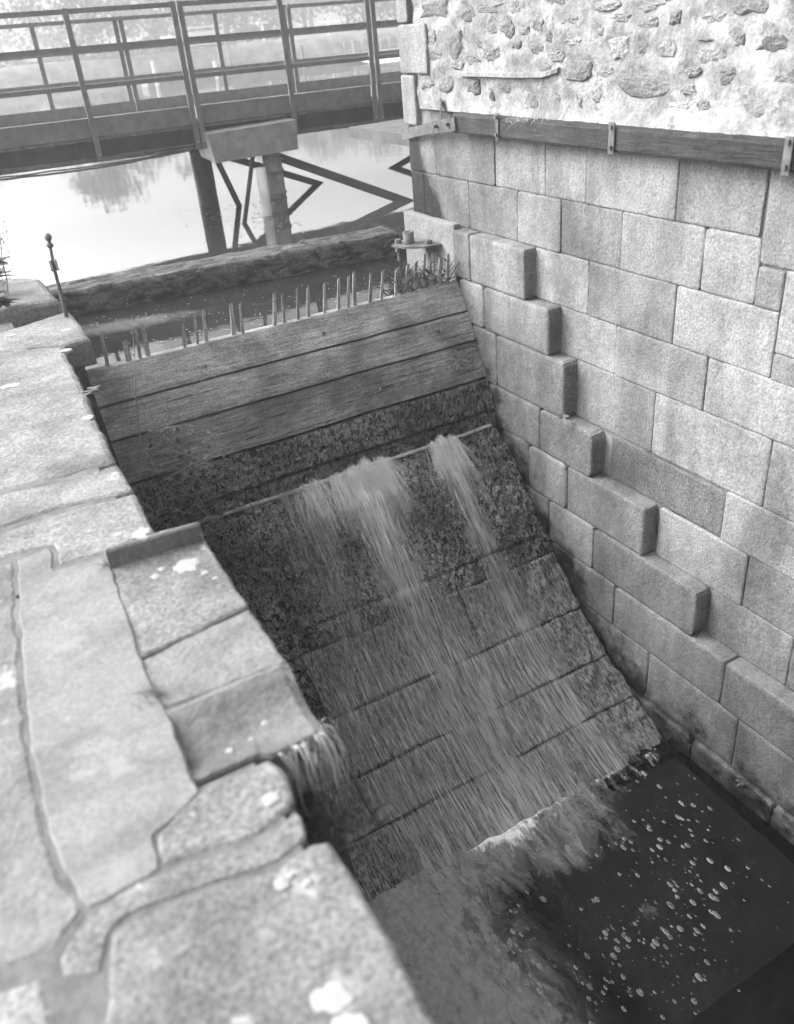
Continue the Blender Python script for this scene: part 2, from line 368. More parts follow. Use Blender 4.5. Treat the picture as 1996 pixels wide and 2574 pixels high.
course(6, [3.40, 2.693, 2.0, 1.2, .3], XU)
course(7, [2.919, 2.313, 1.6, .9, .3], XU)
# lower, prouder masonry that steps down beside the chute
P = dict(depth=.3, r=.036, bev=.014)
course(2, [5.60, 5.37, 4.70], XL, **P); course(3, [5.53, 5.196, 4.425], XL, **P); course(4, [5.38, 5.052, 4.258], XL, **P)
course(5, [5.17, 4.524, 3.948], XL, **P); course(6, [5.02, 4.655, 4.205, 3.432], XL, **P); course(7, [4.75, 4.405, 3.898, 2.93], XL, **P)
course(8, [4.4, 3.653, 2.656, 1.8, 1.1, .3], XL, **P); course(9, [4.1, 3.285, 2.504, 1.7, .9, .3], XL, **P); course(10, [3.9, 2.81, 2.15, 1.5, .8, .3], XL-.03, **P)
block(5.66, 6.44, -2.2, -1.43, XL+.06, .3, mat='quoin', seed=3)['label'] = 'plinth stone carrying the iron bracket'
# quoins and rubble face above the beam
for (a, b, c, d) in [(6.36, 6.20, -.075, .30), (6.36, 5.96, -.41, -.085), (6.36, 6.16, -.765, -.42), (6.36, 6.0, .31, .62), (6.36, 6.18, .63, .95)]:
    block(b, a, c, d, XU-.03, .16, 'quoin', 'quoin')
STN = [(5.85,-.01,.23,.07,.45),(5.2,-.02,.16,.04,.4),(4.69,-.13,.07,.05,.35),(4.39,-.12,.08,.03,.25),(4.08,-.06,.12,.03,.4),(3.76,-.15,.1,.03,.5),(3.57,-.14,.05,.04,.6),(3.12,-.11,.13,.04,.4),(4.13,-.18,.04,.02,.3),(4.35,-.23,.09,.03,.5),(4.7,-.26,.08,.04,.3),(4.9,-.24,.06,.03,.4),(5.63,-.22,.13,.09,.3),(5.16,-.28,.14,.05,.35),(5.1,-.12,.15,.06,.2),(3.97,-.27,.1,.07,.55),(3.63,-.27,.09,.05,.45),(3.35,-.24,.08,.012,.4),(3.16,-.24,.04,.03,.55),(2.98,-.26,.09,.04,.35),(5.6,-.35,.1,.04,.45),(4.3,-.39,.14,.07,.5),(3.78,-.45,.21,.06,.5),(3.43,-.38,.07,.03,.5),(3.22,-.39,.07,.05,.25),(2.88,-.39,.07,.04,.5),(6.04,-.46,.11,.06,.25),(5.76,-.47,.11,.07,.3),(5.4,-.48,.11,.06,.3),(5.18,-.53,.04,.04,.5),(4.76,-.55,.1,.06,.2),(4.54,-.52,.09,.04,.2),(4.31,-.54,.06,.05,.2),(4.13,-.52,.06,.04,.3),(5.44,-.05,.11,.05,.25),(4.98,-.16,.05,.05,.3),(3.03,-.54,.08,.05,.25)]
rs = random.Random(14); BASE = list(STN)
for k in range(1300):
    y, z, w, h = rs.uniform(.6, 6.0), rs.uniform(-.55, .10), rs.uniform(.04, .12), rs.uniform(.025, .055)
    if all(((y-a)/(w+c+.015))**2+((z-b)/(h+d+.012))**2 > 1 for a, b, c, d, e in STN) and not (4.4 < y < 5.6 and -.47 < z < -.37): STN.append((y, z, w, h, .12))
rs = random.Random(4)
for k in range(70):
    y = rs.uniform(.4, 6.0); z = rs.uniform(.06, 2.4) if k < 44 else rs.uniform(-.6, 2); 
    if k >= 44: y = rs.uniform(.4, 2.6)
    STN.append((y, z, rs.uniform(.05, .17), rs.uniform(.03, .08), .4))
def stone_at(y, z):
    s = 0
    for (a, b, w, h, d) in STN:
        q = ((y-a)/(w*1.05))**2+((z-b)/(h*1.05))**2
        if q < 1.7: s = max(s, 1-sm(.75, 1.7, q))
    return s
V = []; F = []; ny, nzz = 230, 84
for j in range(nzz+1):
    for i in range(ny+1):
        y = -1 + 7.15*i/ny; z = -.648 + .798*j/30
        if j > 30: z = .15 + 2.45*(j-30)/(nzz-30)
        d = .016*fb(y*4, z*6, 1.7) + .010*fb(y*18, z*18, 3.1)
        x = XU - .012 - d + .010*stone_at(y, z)
        if z < -.52 and y < 5.54: x = min(x, XU) - .03*(1-sm(-.655, -.60, z))
        V.append((x, y, z))
for j in range(nzz):
    for i in range(ny): a = j*(ny+1)+i; F.append((a, a+ny+1, a+ny+2, a+1))
face = mesh('lime_face', V, F, M['lime'], mill, smooth=True)
for k, (y, z, w, h, dk) in enumerate(STN):
    rs = random.Random(k+50); n = 11; V = []; F = []; ph = rs.uniform(0, 6)
    ring = []
    for i in range(n):
        a = 2*math.pi*i/n; c, s_ = math.cos(a), math.sin(a); q = max(abs(c), abs(s_))**.6; rr = rs.uniform(.62, 1.15)/q*.95
        ring.append((c*rr, s_*rr))
    pr = .004 + .022*dk
    for f_, xo in ((1.12, .07), (1.0, -.002), (.84, -pr*.8), (.45, -pr*1.15)):
        for (c, s_) in ring: V.append((XU+xo+rs.uniform(-.004, .004), y+w*c*f_, z+h*s_*f_))
    V.append((XU-pr*1.2, y, z))
    for q in range(3):
        for i in range(n): j = (i+1) % n; F.append((q*n+i, q*n+j, (q+1)*n+j, (q+1)*n+i))
    F += [(3*n+i, 3*n+(i+1) % n, 4*n) for i in range(n)]
    submesh('stone', V, F, M['rubble'], face, mill)
# projecting slate course
mb = MB(); V = []; F = []
pts = [(5.53, -.405, .03), (5.2, -.402, .045), (4.9, -.404, .045), (4.6, -.40, .045), (4.47, -.372, .03)]
for (y, z, d) in pts: V += [(XU+.05, y, z-.012), (XU-d, y, z-.014), (XU-d, y, z+.008), (XU+.05, y, z+.03)]
for i in range(len(pts)-1):
    for k in range(4): F.append((i*4+k, i*4+(k+1) % 4, i*4+4+(k+1) % 4, i*4+4+k))
F += [(3,2,1,0), tuple(range(len(V)-4, len(V)))]
mesh('slate_ledge', V, F, M['lime'], mill)
# the long timber beam with its iron brackets
V = []; F = []; N = 60
for i in range(N+1):
    y = 5.52 - 4.6*i/N; e = .004*nz(y*5, 1); t = .006*nz(y*7, 4)
    V += [(XU+.02, y, -.765+e), (XU-.105+t, y, -.768+e), (XU-.112+t, y, -.755+e), (XU-.112+t*1.5, y, -.66+t), (XU-.10, y, -.645+t), (XU+.02, y, -.64)]
for i in range(N):
    for k in range(6): F.append((i*6+k, i*6+(k+1) % 6, i*6+6+(k+1) % 6, i*6+6+k))
F += [(0,1,2,3,4,5), tuple(range(N*6+5, N*6-1, -1))]
beam = mesh('timber_beam', V, F, M['beam'], mill)
def sub(o, parent): o.parent = parent; return o
def subbox(name, mat, parent, root, *boxes):
    mb = MB()
    for b_ in boxes: mb.box(*b_)
    L = root.location; mb.V = [(v[0]-L[0], v[1]-L[1], v[2]-L[2]) for v in mb.V]
    return mb.build(name, M[mat], parent)
for y in (4.967, 3.875, 2.722, 1.6):
    w = .016 if y > 4 else .022
    subbox('bracket', 'rust', beam, mill, (XU-.124, XU-.116, y-w, y+w, -.780, -.618), (XU-.138, XU-.128, y-.01, y+.01, -.755, -.735), (XU-.138, XU-.128, y-.01, y+.01, -.65, -.63))
mb = MB(); mb.bar((XU-.03, 6.40, -.845), (XU-.10, 5.78, -.745), .012, .075); mb.bar((XU-.10, 5.80, -.748), (XU-.125, 5.46, -.705), .014, .085)
mb.bar((XU-.02, 5.80, -.58), (XU-.10, 5.69, -.71), .012, .05); mb.bar((XU-.15, 5.72, -.735), (XU-.10, 5.72, -.735), .02, .02); mb.bar((XU-.15, 5.55, -.712), (XU-.10, 5.55, -.712), .02, .02)
mb.build('iron_strap', M['rust'], mill)

# ------------------------------------------------------------------ timber weir
weir = thing('timber_weir', 'leaning timber plank weir holding back the river above the stone chute', 'weir', (2.1, 5.3, -2.9))
WZ = [(-1.83, 5.545), (-2.04, 5.41), (-2.25, 5.315), (-2.52, 5.18), (-2.76, 5.09), (-3.05, 5.06)]
pm = ['plank', 'plank', 'plank_damp', 'plank_mossy_shaded', 'plank_mossy_shaded']
for k in range(5):
    (z1, y1), (z0, y0) = WZ[k], WZ[k+1]; V = []; F = []; N = 110; S = 9 if k < 3 else 16
    amp = (.003, .003, .006, .014, .018)[k]; x0 = .58 + (.02 if k else 0); x1 = 3.505
    for i in range(N+1):
        x = x0 + (x1-x0)*i/N; e0 = .006*fb(x*2.2, k*3.1) ; e1 = .006*fb(x*2.2, k*3.1+3.1)
        for j in range(S+1):
            t = j/S; z = (z0+(.015 if k < 2 else .020)+e1) + ((z1-.002+e0)-(z0+(.015 if k < 2 else .020)+e1))*t; y = y0+(y1-y0)*t
            d = amp*fb(x*16, z*26, k, 5) + amp*.6*nz(x*3, z*5, k); edge = .004*(1-sm(0, .04, t)*sm(0, .04, 1-t))
            V.append((x, y - d - .004*(k % 2) + edge - (.008 if k > 2 else 0), z))
        V.append((x, y1+.07, z1-.004+e0)); V.append((x, y0+.07, z0+(.015 if k < 2 else .020)+e1))
    q = S+3
    for i in range(N):
        for j in range(S+2): F.append((i*q+j, (i+1)*q+j, (i+1)*q+j+1, i*q+j+1))
        F.append((i*q+S+2, (i+1)*q+S+2, (i+1)*q, i*q))
    F += [tuple(range(q-1, -1, -1)), tuple(range(N*q, N*q+q))]
    o = mesh('plank', V, F, M[pm[k]], weir, smooth=(k > 2))
mesh('back_board', *(lambda m_: (m_.V, m_.F))(MB().add([(.58, 5.63, -1.86), (3.5, 5.63, -1.86), (3.5, 5.16, -3.1), (.58, 5.16, -3.1)], [(0,1,2,3)])), M['darkwall'], weir)
PEG = [(.8,.82),(.938,.95),(1.009,1.04),(1.069,1.091),(1.314,1.356),(1.404,1.442),(1.473,1.506),(1.669,1.708),(1.734,1.758),(1.969,2.029),(2.051,2.08),(2.162,2.201),(2.244,2.287),(2.365,2.412),(2.48,2.528),(2.557,2.599),(2.615,2.657),(2.732,2.782),(2.837,2.886),(2.96,3.0),(3.06,3.11),(3.13,3.16),(3.2,3.26),(3.28,3.3),(3.35,3.39),(3.42,3.45)]
rs = random.Random(11)
for k, (xa, xb) in enumerate(PEG):
    h = -1.615 + rs.uniform(-.02, .02); w = rs.uniform(.011, .016); 
    if k == 1: h = -1.70; w = .022
    if k > 18: h += rs.uniform(-.05, .02); w *= 1.1
    y = 5.575 + rs.uniform(-.008, .008); yb = y+rs.uniform(-.015, .03); V = []; F = []
    for t, (x, yy) in ((0, (xa, y)), (.5, ((xa+xb)/2+rs.uniform(-.004, .004), (y+yb)/2)), (1, (xb, yb))):
        z = -1.93 + (h+1.93)*t; ww = w*(1-.25*t)
        V += [(x-ww, yy-ww*.6, z), (x+ww, yy-ww*.6, z+.01*t), (x+ww*.8, yy+ww*.7, z), (x-ww*.8, yy+ww*.7, z-.008*t)]
    for i in range(2):
        for j in range(4): F.append((i*4+j, i*4+(j+1) % 4, i*4+4+(j+1) % 4, i*4+4+j))
    F += [(8, 9, 10, 11)]
    mesh('peg', V, F, M['peg'], weir)
for (x, z) in ((2.95,-2.33),(3.02,-2.46),(2.3,-1.93),(1.4,-1.95),(3.2,-2.1),(2.6,-2.38)):
    y = interp(sorted((a, b) for a, b in WZ), z) - .022
    MB().tube([(x, y+.03, z), (x, y-.004, z), (x, y-.012, z)], [.013, .013, .007], 8).build('bolt', M['iron'], weir)

# ------------------------------------------------------------------ stone chute
chute = thing('stone_chute', 'curved chute of dark wet stone slabs below the timber weir', 'chute', (2.1, 4.0, -4.7))
ROWS = [(5.06, 4.42), (4.42, 4.32), (4.32, 3.985), (3.985, 3.66), (3.66, 3.36), (3.36, 2.95)]
CUT = [[.7, 1.52, 2.02, 2.56, 3.10, 3.502], [.7, 1.40, 2.45, 3.502], [.7, 1.36, 1.9, 2.62, 3.502], [.7, 1.34, 2.02, 2.66, 3.12, 3.502], [.7, 1.35, 1.86, 2.5, 3.502], [.7, 1.30, 2.2, 2.9, 3.502]]
for r_, ((ya, yb), xs) in enumerate(zip(ROWS, CUT)):
    for c_, (xa, xb) in enumerate(zip(xs, xs[1:])):
        rough = r_ < 2 or (c_ == 0 and r_ < 3); st = .011 if rough else .016
        nx = max(4, int((xb-xa)/st)); ny = max(3, int((ya-yb)*1.3/st)); V = []; F = []
        jit = .007*nz(r_*3.3, c_*7.7)
        for j in range(ny+1):
            for i in range(nx+1):
                u, v = i/nx, j/ny; x = xa+.002+(xb-xa-.004)*u; y = yb+.002+(ya-yb-.004)*v + .012*nz(x*3, r_)
                x += .014*nz(y*5, c_+r_*2.2)*(1 if .02 < 1 else 0)
                z = zc(y); e = min(u*(xb-xa), (1-u)*(xb-xa), v*(ya-yb), (1-v)*(ya-yb))
                d = (.020*fb(x*11, y*11, 2+r_, 5)+.022*nz(x*27, y*22)) if rough else (.010*fb(x*9, y*6, 5, 4)+.007*nz(x*30, y*14, 2))
                if x > 3.12: d += .028*fb(x*14, y*9, 8, 4)
                d += jit - .015*(1-sm(0, .010, e))*(.55+.9*nz(x*4, y*4, 6))
                V.append((min(x, 3.506), y-.5*d, z+.8*d))
        b0 = len(V)
        for j in range(ny):
            for i in range(nx): a = j*(nx+1)+i; F.append((a, a+1, a+nx+2, a+nx+1))
        rim = [i for i in range(nx+1)] + [j*(nx+1)+nx for j in range(1, ny+1)] + [ny*(nx+1)+i for i in range(nx-1, -1, -1)] + [j*(nx+1) for j in range(ny-1, 0, -1)]
        for q in rim: V.append((V[q][0], V[q][1]+.05, V[q][2]-.09))
        n = len(rim)
        for i in range(n): F.append((rim[i], b0+i, b0+(i+1) % n, rim[(i+1) % n]))
        mesh('slab', V, F, M['slab_mossy_shaded' if rough else 'slab_tooled'], chute, smooth=True)
V = []; F = []; N = 90; K = 8
for i in range(N+1):
    x = .9+2.55*i/N; rr = .014+.006*nz(x*9, 3)+.004*nz(x*30, 5); zo = .012*nz(x*2.5, 8)*sm(2.4, 3, x)
    for k in range(K): a = 2*math.pi*k/K; V.append((x, 5.06+rr*1.3*math.cos(a)+.006*nz(x*14, 1), -2.868+zo+rr*math.sin(a)))
for i in range(N):
    for k in range(K): F.append((i*K+k, i*K+(k+1) % K, (i+1)*K+(k+1) % K, (i+1)*K+k))
mesh('lip', V, F, granite('lip_stone', .30, .5, .5, 0), chute, smooth=True)
V = []; F = []
for k, (y, z) in enumerate(CH): V += [(.6, y, z-.05), (3.55, y, z-.05)]
for k in range(len(CH)-1): F.append((2*k, 2*k+1, 2*k+3, 2*k+2))
V += [(.6, 5.07, -2.93), (3.5, 5.07, -2.93), (.6, 5.07, -3.3), (3.5, 5.07, -3.3)]
mesh('chute_bedding', V, F, M['darkwall'], chute)
# submerged apron below the chute
V = []; F = []
for x in [.3+.32*i for i in range(11)]:
    for y, z in ((3.1, -4.66), (1.6+.012*nz(x*4, 2), -4.74), (1.6+.012*nz(x*4, 2), -6.1)): V.append((x, y, z))
for i in range(10):
    for j in range(2): F.append((i*3+j, i*3+j+1, i*3+j+4, i*3+j+3))
mesh('apron', V, F, simple('apron_stone', .14, .3, 4), chute)

# ------------------------------------------------------------------ left abutment with its coping
abut = thing('abutment_wall', 'old stone abutment with cracked pale coping slabs and a recessed groove', 'wall', (0, 2.5, -1.5))
EDGE = [(-3, .30), (1.16, .33), (1.2, .29), (1.46, .30), (1.49, .30), (1.52, .45), (2.52, .49), (2.57, .36), (3.3, .38), (4.3, .44), (5.05, .50), (5.12, .63), (5.8, .66), (7.0, .68)]
V = []; F = []; ys = sorted(set([y for y, _ in EDGE] + [-3+.2*i for i in range(50)] + [7.0])); ys = [y for y in ys if y <= 7.0]; ks = 16
for y in ys:
    xe = interp(EDGE, y); xb = (.80+.34*sm(2.5, 3.3, y)) if y < 5.0 else xe + .12
    for k in range(ks+1):
        t = k/ks; z = -1.645 - 4.65*t; q = min(1, (-1.645-z)/2.75); x = xe-.02 + (xb-xe)*q + .03*fb(y*3, z*4, 2)*min(1, 6*t)
        V.append((x, y, z))
    V.append((-3, y, -1.645))
n = ks+2
for i in range(len(ys)-1):
    for k in range(ks): F.append((i*n+k, i*n+n+k, i*n+n+k+1, i*n+k+1))
    F.append((i*n+ks+1, i*n+n+ks+1, i*n+n, i*n))
F.append(tuple(range(len(V)-n, len(V)-1)))
e = len(V); V += [(-3, 7.0, -6.3)]; F.append((len(V)-2, e-n, e-2, e))
mesh('wall_face', V, F, M['darkwall'], abut)
MB().box(-3, .30, -3, 1.47, -1.66, -1.5012).box(-3, .148, 1.47, 2.55, -1.66, -1.5012).box(-3, .34, 2.57, 6.0, -1.66, -1.5012).build('bedding', M['bedding'], abut)
def slab(poly, zt, th=.2, bev=.007, mat='coping', name='coping_slab', tilt=(0, 0), step=.03, seed=0, wob=.006, gapw=.0005):
    n0 = len(poly); A = sum(poly[i][0]*poly[(i+1) % n0][1]-poly[(i+1) % n0][0]*poly[i][1] for i in range(n0))
    if A < 0: poly = poly[::-1]
    Q = []
    for i, p in enumerate(poly):
        q = poly[(i+1) % n0]; d = math.hypot(q[0]-p[0], q[1]-p[1]); k = max(1, int(d/step))
        for t in range(k): Q.append((p[0]+(q[0]-p[0])*t/k, p[1]+(q[1]-p[1])*t/k))
    n = len(Q)
    S = [((Q[i-1][0]+10*Q[i][0]+Q[(i+1) % n][0])/12, (Q[i-1][1]+10*Q[i][1]+Q[(i+1) % n][1])/12) for i in range(n)]
    S = [(x+wob*nz(x*14, y*14, seed)+.003*nz(x*50, y*50, seed), y+wob*nz(x*14, y*14, seed+5)+.003*nz(x*50, y*50, seed+4)) for x, y in S]
    def off(d):
        R = []
        for i in range(n):
            a, c = S[i-1], S[(i+1) % n]; tx, ty = c[0]-a[0], c[1]-a[1]; l = math.hypot(tx, ty) or 1
            R.append((S[i][0]-ty/l*d, S[i][1]+tx/l*d))
        return R
    cx = sum(p[0] for p in S)/n; cy = sum(p[1] for p in S)/n
    hz = lambda x, y: zt + tilt[0]*(x-cx)+tilt[1]*(y-cy)
    V = []; F = []
    for d, dz in ((0, -th), (0, -bev), (bev*.45, -bev*.3), (bev*1.4, .002)):
        for (x, y) in off(d+gapw): V.append((x, y, (zt-th) if dz == -th else hz(x, y)+dz+.003*nz(x*9, y*9, seed+2)))
    for k in range(3):
        for i in range(n): j = (i+1) % n; F.append((k*n+i, k*n+j, k*n+n+j, k*n+n+i))
    # top: triangulated by bmesh afterwards
    F.append(tuple(range(3*n, 4*n)))
    o = mesh(name, V, F, M[mat], abut)
    bm = bmesh.new(); bm.from_mesh(o.data); bm.faces.ensure_lookup_table()
    bmesh.ops.triangulate(bm, faces=[f for f in bm.faces if len(f.verts) > 4]); bm.to_mesh(o.data); bm.free()
    return o
slab([(.176,6.41),(.05,6.95),(.484,6.904),(.666,6.679),(.663,6.146),(.671,5.93),(.477,5.969),(.06,5.85)], -1.44, .16, .03, 'coping', seed=1, wob=.02)
slab([(-.1,5.62),(.083,5.654),(.426,5.748),(.70,5.86),(.70,5.5),(.685,5.135),(.53,5.12),(.378,5.21),(-.1,5.35)], -1.5, .16, .02, seed=2, wob=.012)
slab([(-.3,5.31),(.049,5.31),(.397,5.20),(.519,5.111),(.508,4.8),(.482,4.301),(.436,3.674),(.42,3.343),(.208,3.329),(-.14,3.397),(-.4,3.42)], -1.5, .17, .02, seed=3, wob=.014)
slab([(-.4,3.40),(-.142,3.372),(.203,3.303),(.418,3.318),(.413,3.048),(.381,3.027),(.144,3.076),(-.174,3.049),(-.4,3.03)], -1.495, .17, .015, seed=4)
slab([(-.4,3.01),(-.176,3.028),(.14,3.057),(.416,3.023),(.392,2.671),(.209,2.645),(.051,2.655),(.064,2.814),(-.194,2.844),(-.4,2.86)], -1.5, .17, .016, seed=6)
slab([(.200,2.572),(.37,2.566),(.530,2.552),(.531,2.522),(.37,2.536),(.205,2.542)], -1.437, .22, .006, 'coping_dark', 'groove_lip', seed=7, step=.04)
slab([(.17,2.56),(.531,2.55),(.516,2.074),(.15,2.02)], -1.506, .3, .007, seed=8, tilt=(.0, .0))
slab([(.15,2.015),(.516,2.069),(.514,1.765),(.15,1.782)], -1.507, .3, .007, 'coping_dark', seed=9)
# hollowed groove stone
V = []; F = []; PF = [(1.779,-1.64),(1.776,-1.512),(1.768,-1.500),(1.752,-1.499),(1.73,-1.508),(1.70,-1.524),(1.665,-1.536),(1.63,-1.541),(1.59,-1.538),(1.56,-1.530),(1.53,-1.518),(1.51,-1.516),(1.503,-1.525),(1.503,-1.69)]
nx = 14
for i in range(nx+1):
    u = i/nx; xl, xr = .150, .514
    for (y, z) in PF:
        x = xl + (xr-xl)*u - .02*(1.78-y)/.28*u; edge = .014*(1-sm(0, .06, 1-u))
        V.append((x, y-(.02 if u > .55 and y < 1.55 else 0)+.004*nz(x*12, y*12), z-edge*(z > -1.6)+.003*nz(x*14, y*14, 4)))
q = len(PF)
for i in range(nx):
    for k in range(q-1): F.append((i*q+k, (i+1)*q+k, (i+1)*q+k+1, i*q+k+1))
F += [tuple(range(q)), tuple(range(nx*q+q-1, nx*q-1, -1))]
mesh('groove_stone', V, F, M['coping_dark'], abut, smooth=False)
slab([(.160,1.51),(.345,1.508),(.345,1.455),(.160,1.455)], -1.545, .1, .006, 'coping_dark', 'slot_bottom', seed=10)
slab([(.162,1.462),(.335,1.464),(.35,1.42),(.345,1.32),(.322,1.294),(.236,1.258),(.159,1.278),(.035,1.304),(.038,1.391)], -1.497, .2, .010, seed=11, wob=.008)
slab([(.036,1.294),(.157,1.268),(.238,1.244),(.325,1.281),(.330,1.26),(.322,1.199),(.249,1.179),(.057,1.216),(-.063,1.232),(-.099,1.219),(-.135,1.137),(-.203,1.169),(-.199,1.21),(-.126,1.284)], -1.4985, .2, .005, seed=12, wob=.006)
slab([(-.103,1.212),(-.061,1.220),(.055,1.207),(.246,1.168),(.317,1.185),(.355,1.174),(.362,1.116),(.358,.968),(.349,.729),(.344,.40),(-.205,.40),(-.148,1.041)], -1.496, .25, .009, seed=13, wob=.008)
slab([(-.8,2.86),(-.225,2.832),(-.056,2.794),(-.092,2.482),(-.149,1.916),(-.160,1.604),(-.162,1.458),(-.128,1.29),(-.202,1.224),(-.367,1.252),(-.8,1.3)], -1.499, .2, .014, 'coping_dark', seed=14, wob=.01)
slab([(-.8,1.28),(-.368,1.238),(-.211,1.205),(-.212,1.163),(-.218,1.084),(-.235,.4),(-.8,.4)], -1.5, .2, .02, seed=15)
slab([(-.049,2.789),(.053,2.796),(.045,2.634),(.196,2.622),(.206,2.529),(.168,2.016),(.169,1.775),(.157,1.498),(.162,1.453),(.034,1.393),(.031,1.302),(-.123,1.291),(-.158,1.455),(-.157,1.605),(-.146,1.914),(-.087,2.479)], -1.4985, .2, .005, 'concrete', 'concrete_patch', seed=16, wob=.010, gapw=-.004)
for (y0, y1) in ((5.37, 6.6), (3.44, 5.35), (1.35, 3.4)):
    slab([(-1.9, y0), (-.85 if y0 < 3 else -.42, y0), (-.85 if y0 < 3 else -.42, y1), (-1.9, y1)], -1.51, .2, .02, seed=y0)
def lichen(x, y, z, r, seed):
    rs = random.Random(seed); n = 22; V = [(x, y, z+.003)]; F = []
    for i in range(n):
        a = 2*math.pi*i/n; q = r*(.85+.35*nz(math.cos(a)*1.7, math.sin(a)*1.7, seed*3.3)+rs.uniform(-.12, .12)); V.append((x+q*math.cos(a)*1.2, y+q*math.sin(a), z+.0005))
    for i in range(n): F.append((0, 1+i, 1+(i+1) % n))
    b = len(V)
    for i in range(n): V.append((V[1+i][0]*1.0, V[1+i][1], z-.012))
    for i in range(n): F.append((1+i, b+i, b+(i+1) % n, 1+(i+1) % n))
    mesh('lichen', V, F, M['lichen'], abut)
for k, (x, y, z, r) in enumerate([(-.024,1.282,-1.498,.010),(.42,2.41,-1.504,.045),(.35,2.44,-1.504,.012),(.32,2.41,-1.504,.015),(.227,1.125,-1.491,.016),(.213,.862,-1.491,.034),(.218,.80,-1.491,.030),(.35,2.70,-1.497,.035),(.28,2.74,-1.497,.018),(.168,4.62,-1.496,.045),(.52,5.0,-1.496,.03),(.42,3.9,-1.496,.03),(.25,1.13,-1.491,.008),(.60,5.4,-1.496,.03),(.38,1.62,-1.540,.009),(.33,1.58,-1.535,.008),(.27,1.57,-1.530,.010),(.29,1.34,-1.492,.02),(.30,5.55,-1.496,.03),(.27,1.098,-1.491,.012),(.46,2.33,-1.504,.012),(.48,2.28,-1.504,.009)]):
    lichen(x, y, z, r, k)

# ------------------------------------------------------------------ footbridge
BY = 9.9; br = thing('footbridge', 'grey steel footbridge with double-post railings crossing the river', 'bridge', (3.5, 11, -1.9))
sl = lambda x, z: z - .0115*(x-1)
def beamx(name, x0, x1, y, z, w, h, mat, y2=None):
    MB().bar((x0, y, sl(x0, z)), (x1, y2 or y, sl(x1, z)), w, h).build(name, M[mat], br)
BX0, BX1 = -6, 9.5
SEG = [(-6, -3.55), (-3.48, -1.35), (-1.28, .77), (.84, 2.97), (3.04, 5.18), (5.28, 7.4), (7.47, 9.5)]
for (a, b_) in SEG:
    for z in (.295, -.025, -.365): beamx('rail', a, b_, BY-.02, z-.022, .04, .045, 'steel')
    beamx('kick_plate', a+.01, b_-.01, BY, -.762, .012, .18, 'steel')
    for z in (.245, -.073, -.395): beamx('far_rail', a-.1-.035, b_-.1+.035, 12.0, z-.02, .04, .042, 'steel')
    beamx('far_kick_plate', a-.1-.03, b_-.1+.03, 12.0, -.765, .012, .19, 'steel')
def post(x, y, z0, z1, mat='steel'): MB().bar((x, y, sl(x, z0)), (x, y, sl(x, z1)), .055, .022, (0, 1, 0)).build('post', M[mat], br)
PX = [.80-4.4, -.30-3.3, -2.5, -1.4, -.3, 1.90, 4.14, 6.35, 8.4]
for x in (-4.7, -2.45, -.30, 1.90, 4.14, 6.35, 8.4): post(x, BY-.045, .30, -1.07, 'steel'); post(x, 12.03, .25, -.9)
for x in (-3.52, -1.32, .80, 3.005, 5.23, 7.43):
    for d in (-.036, .036): post(x+d, BY-.045, .30, -1.09); post(x+d-.1, 12.03, .25, -.9)
for z0 in (-1.02,): 
    for x in (-.3, 1.9, 2.97, 3.04, 4.14, 5.19, 5.27):
        MB().tube([(x, BY-.054, sl(x, z0)), (x, BY-.07, sl(x, z0))], [.014, .010], 6).build('bolt', M['steel_light'], br)
beamx('flange', BX0, BX1, BY+.02, -.872, .11, .022, 'rust')
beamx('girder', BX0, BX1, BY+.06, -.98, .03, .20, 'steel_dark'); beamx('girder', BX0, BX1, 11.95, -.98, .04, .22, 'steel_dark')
beamx('lower_flange', BX0, BX1, BY+.04, -1.08, .12, .015, 'rust')
for k in range(44):
    x = BX0 + (BX1-BX0)*k/44; MB().box(x, x+.335, BY+.03, 11.97, sl(x, -.84), sl(x, -.80)).build('deck_plank', M['plank'], br)
for k in range(5): beamx('crossbeam', 0, 0, 0, 0, .1, .1, 'steel_dark') if False else None
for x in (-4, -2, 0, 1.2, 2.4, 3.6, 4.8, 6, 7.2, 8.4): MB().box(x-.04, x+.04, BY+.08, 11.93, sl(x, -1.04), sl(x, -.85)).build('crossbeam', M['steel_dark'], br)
rs = random.Random(3)
for k in range(6):
    pts = []; ph = rs.uniform(0, 9)
    for i in range(80):
        x = -2 + 9*i/79; pts.append((x, BY-.005+.02*nz(x*1.1, k*3+ph)-.008*k % .03, sl(x, -1.045-.012*k+.022*nz(x*.9, k*5.5)+.008*nz(x*4, k)-(.03*math.sin((x-.6)*1.4) if k > 3 else 0))))
    MB().tube(pts, .008+.003*(k % 2), 6).build('cable', M['cable'], br, smooth=True)
V = [(3.039,9.70,-.969),(4.089,9.70,-.949),(4.074,9.70,-1.257),(3.078,9.70,-1.267)]
V += [(x, 10.2, z+.03) for x, y, z in V]
mesh('pile_cap', V, [(0,1,2,3),(7,6,5,4),(0,4,5,1),(1,5,6,2),(2,6,7,3),(3,7,4,0)], M['steel_light'], br)
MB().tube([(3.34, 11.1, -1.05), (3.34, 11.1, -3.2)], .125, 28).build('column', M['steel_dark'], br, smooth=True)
c2 = MB().tube([(3.80, 9.87, -1.2), (3.80, 9.87, -3.2)], .108, 28).build('column', M['pile'], br, smooth=True)
c2['label'] = 'stained concrete column beside the white pipe'
for z in (-1.46, -1.70): MB().tube([(3.80, 9.85, z-.012), (3.80, 9.85, z+.012)], .114, 24).build('band', M['pile'], br, smooth=True)
MB().tube([(3.575, 9.68, -1.38), (3.575, 9.68, -2.6)], .057, 20).build('pipe', M['pipe'], br, smooth=True)
MB().bar((3.52, 9.72, -1.75), (3.86, 9.72, -1.75), .02, .03).build('pipe_clamp', M['iron'], br)
def brace(a, b_, w=.08): MB().bar(a, b_, .014, w).build('brace', M['steel_dark'], br)
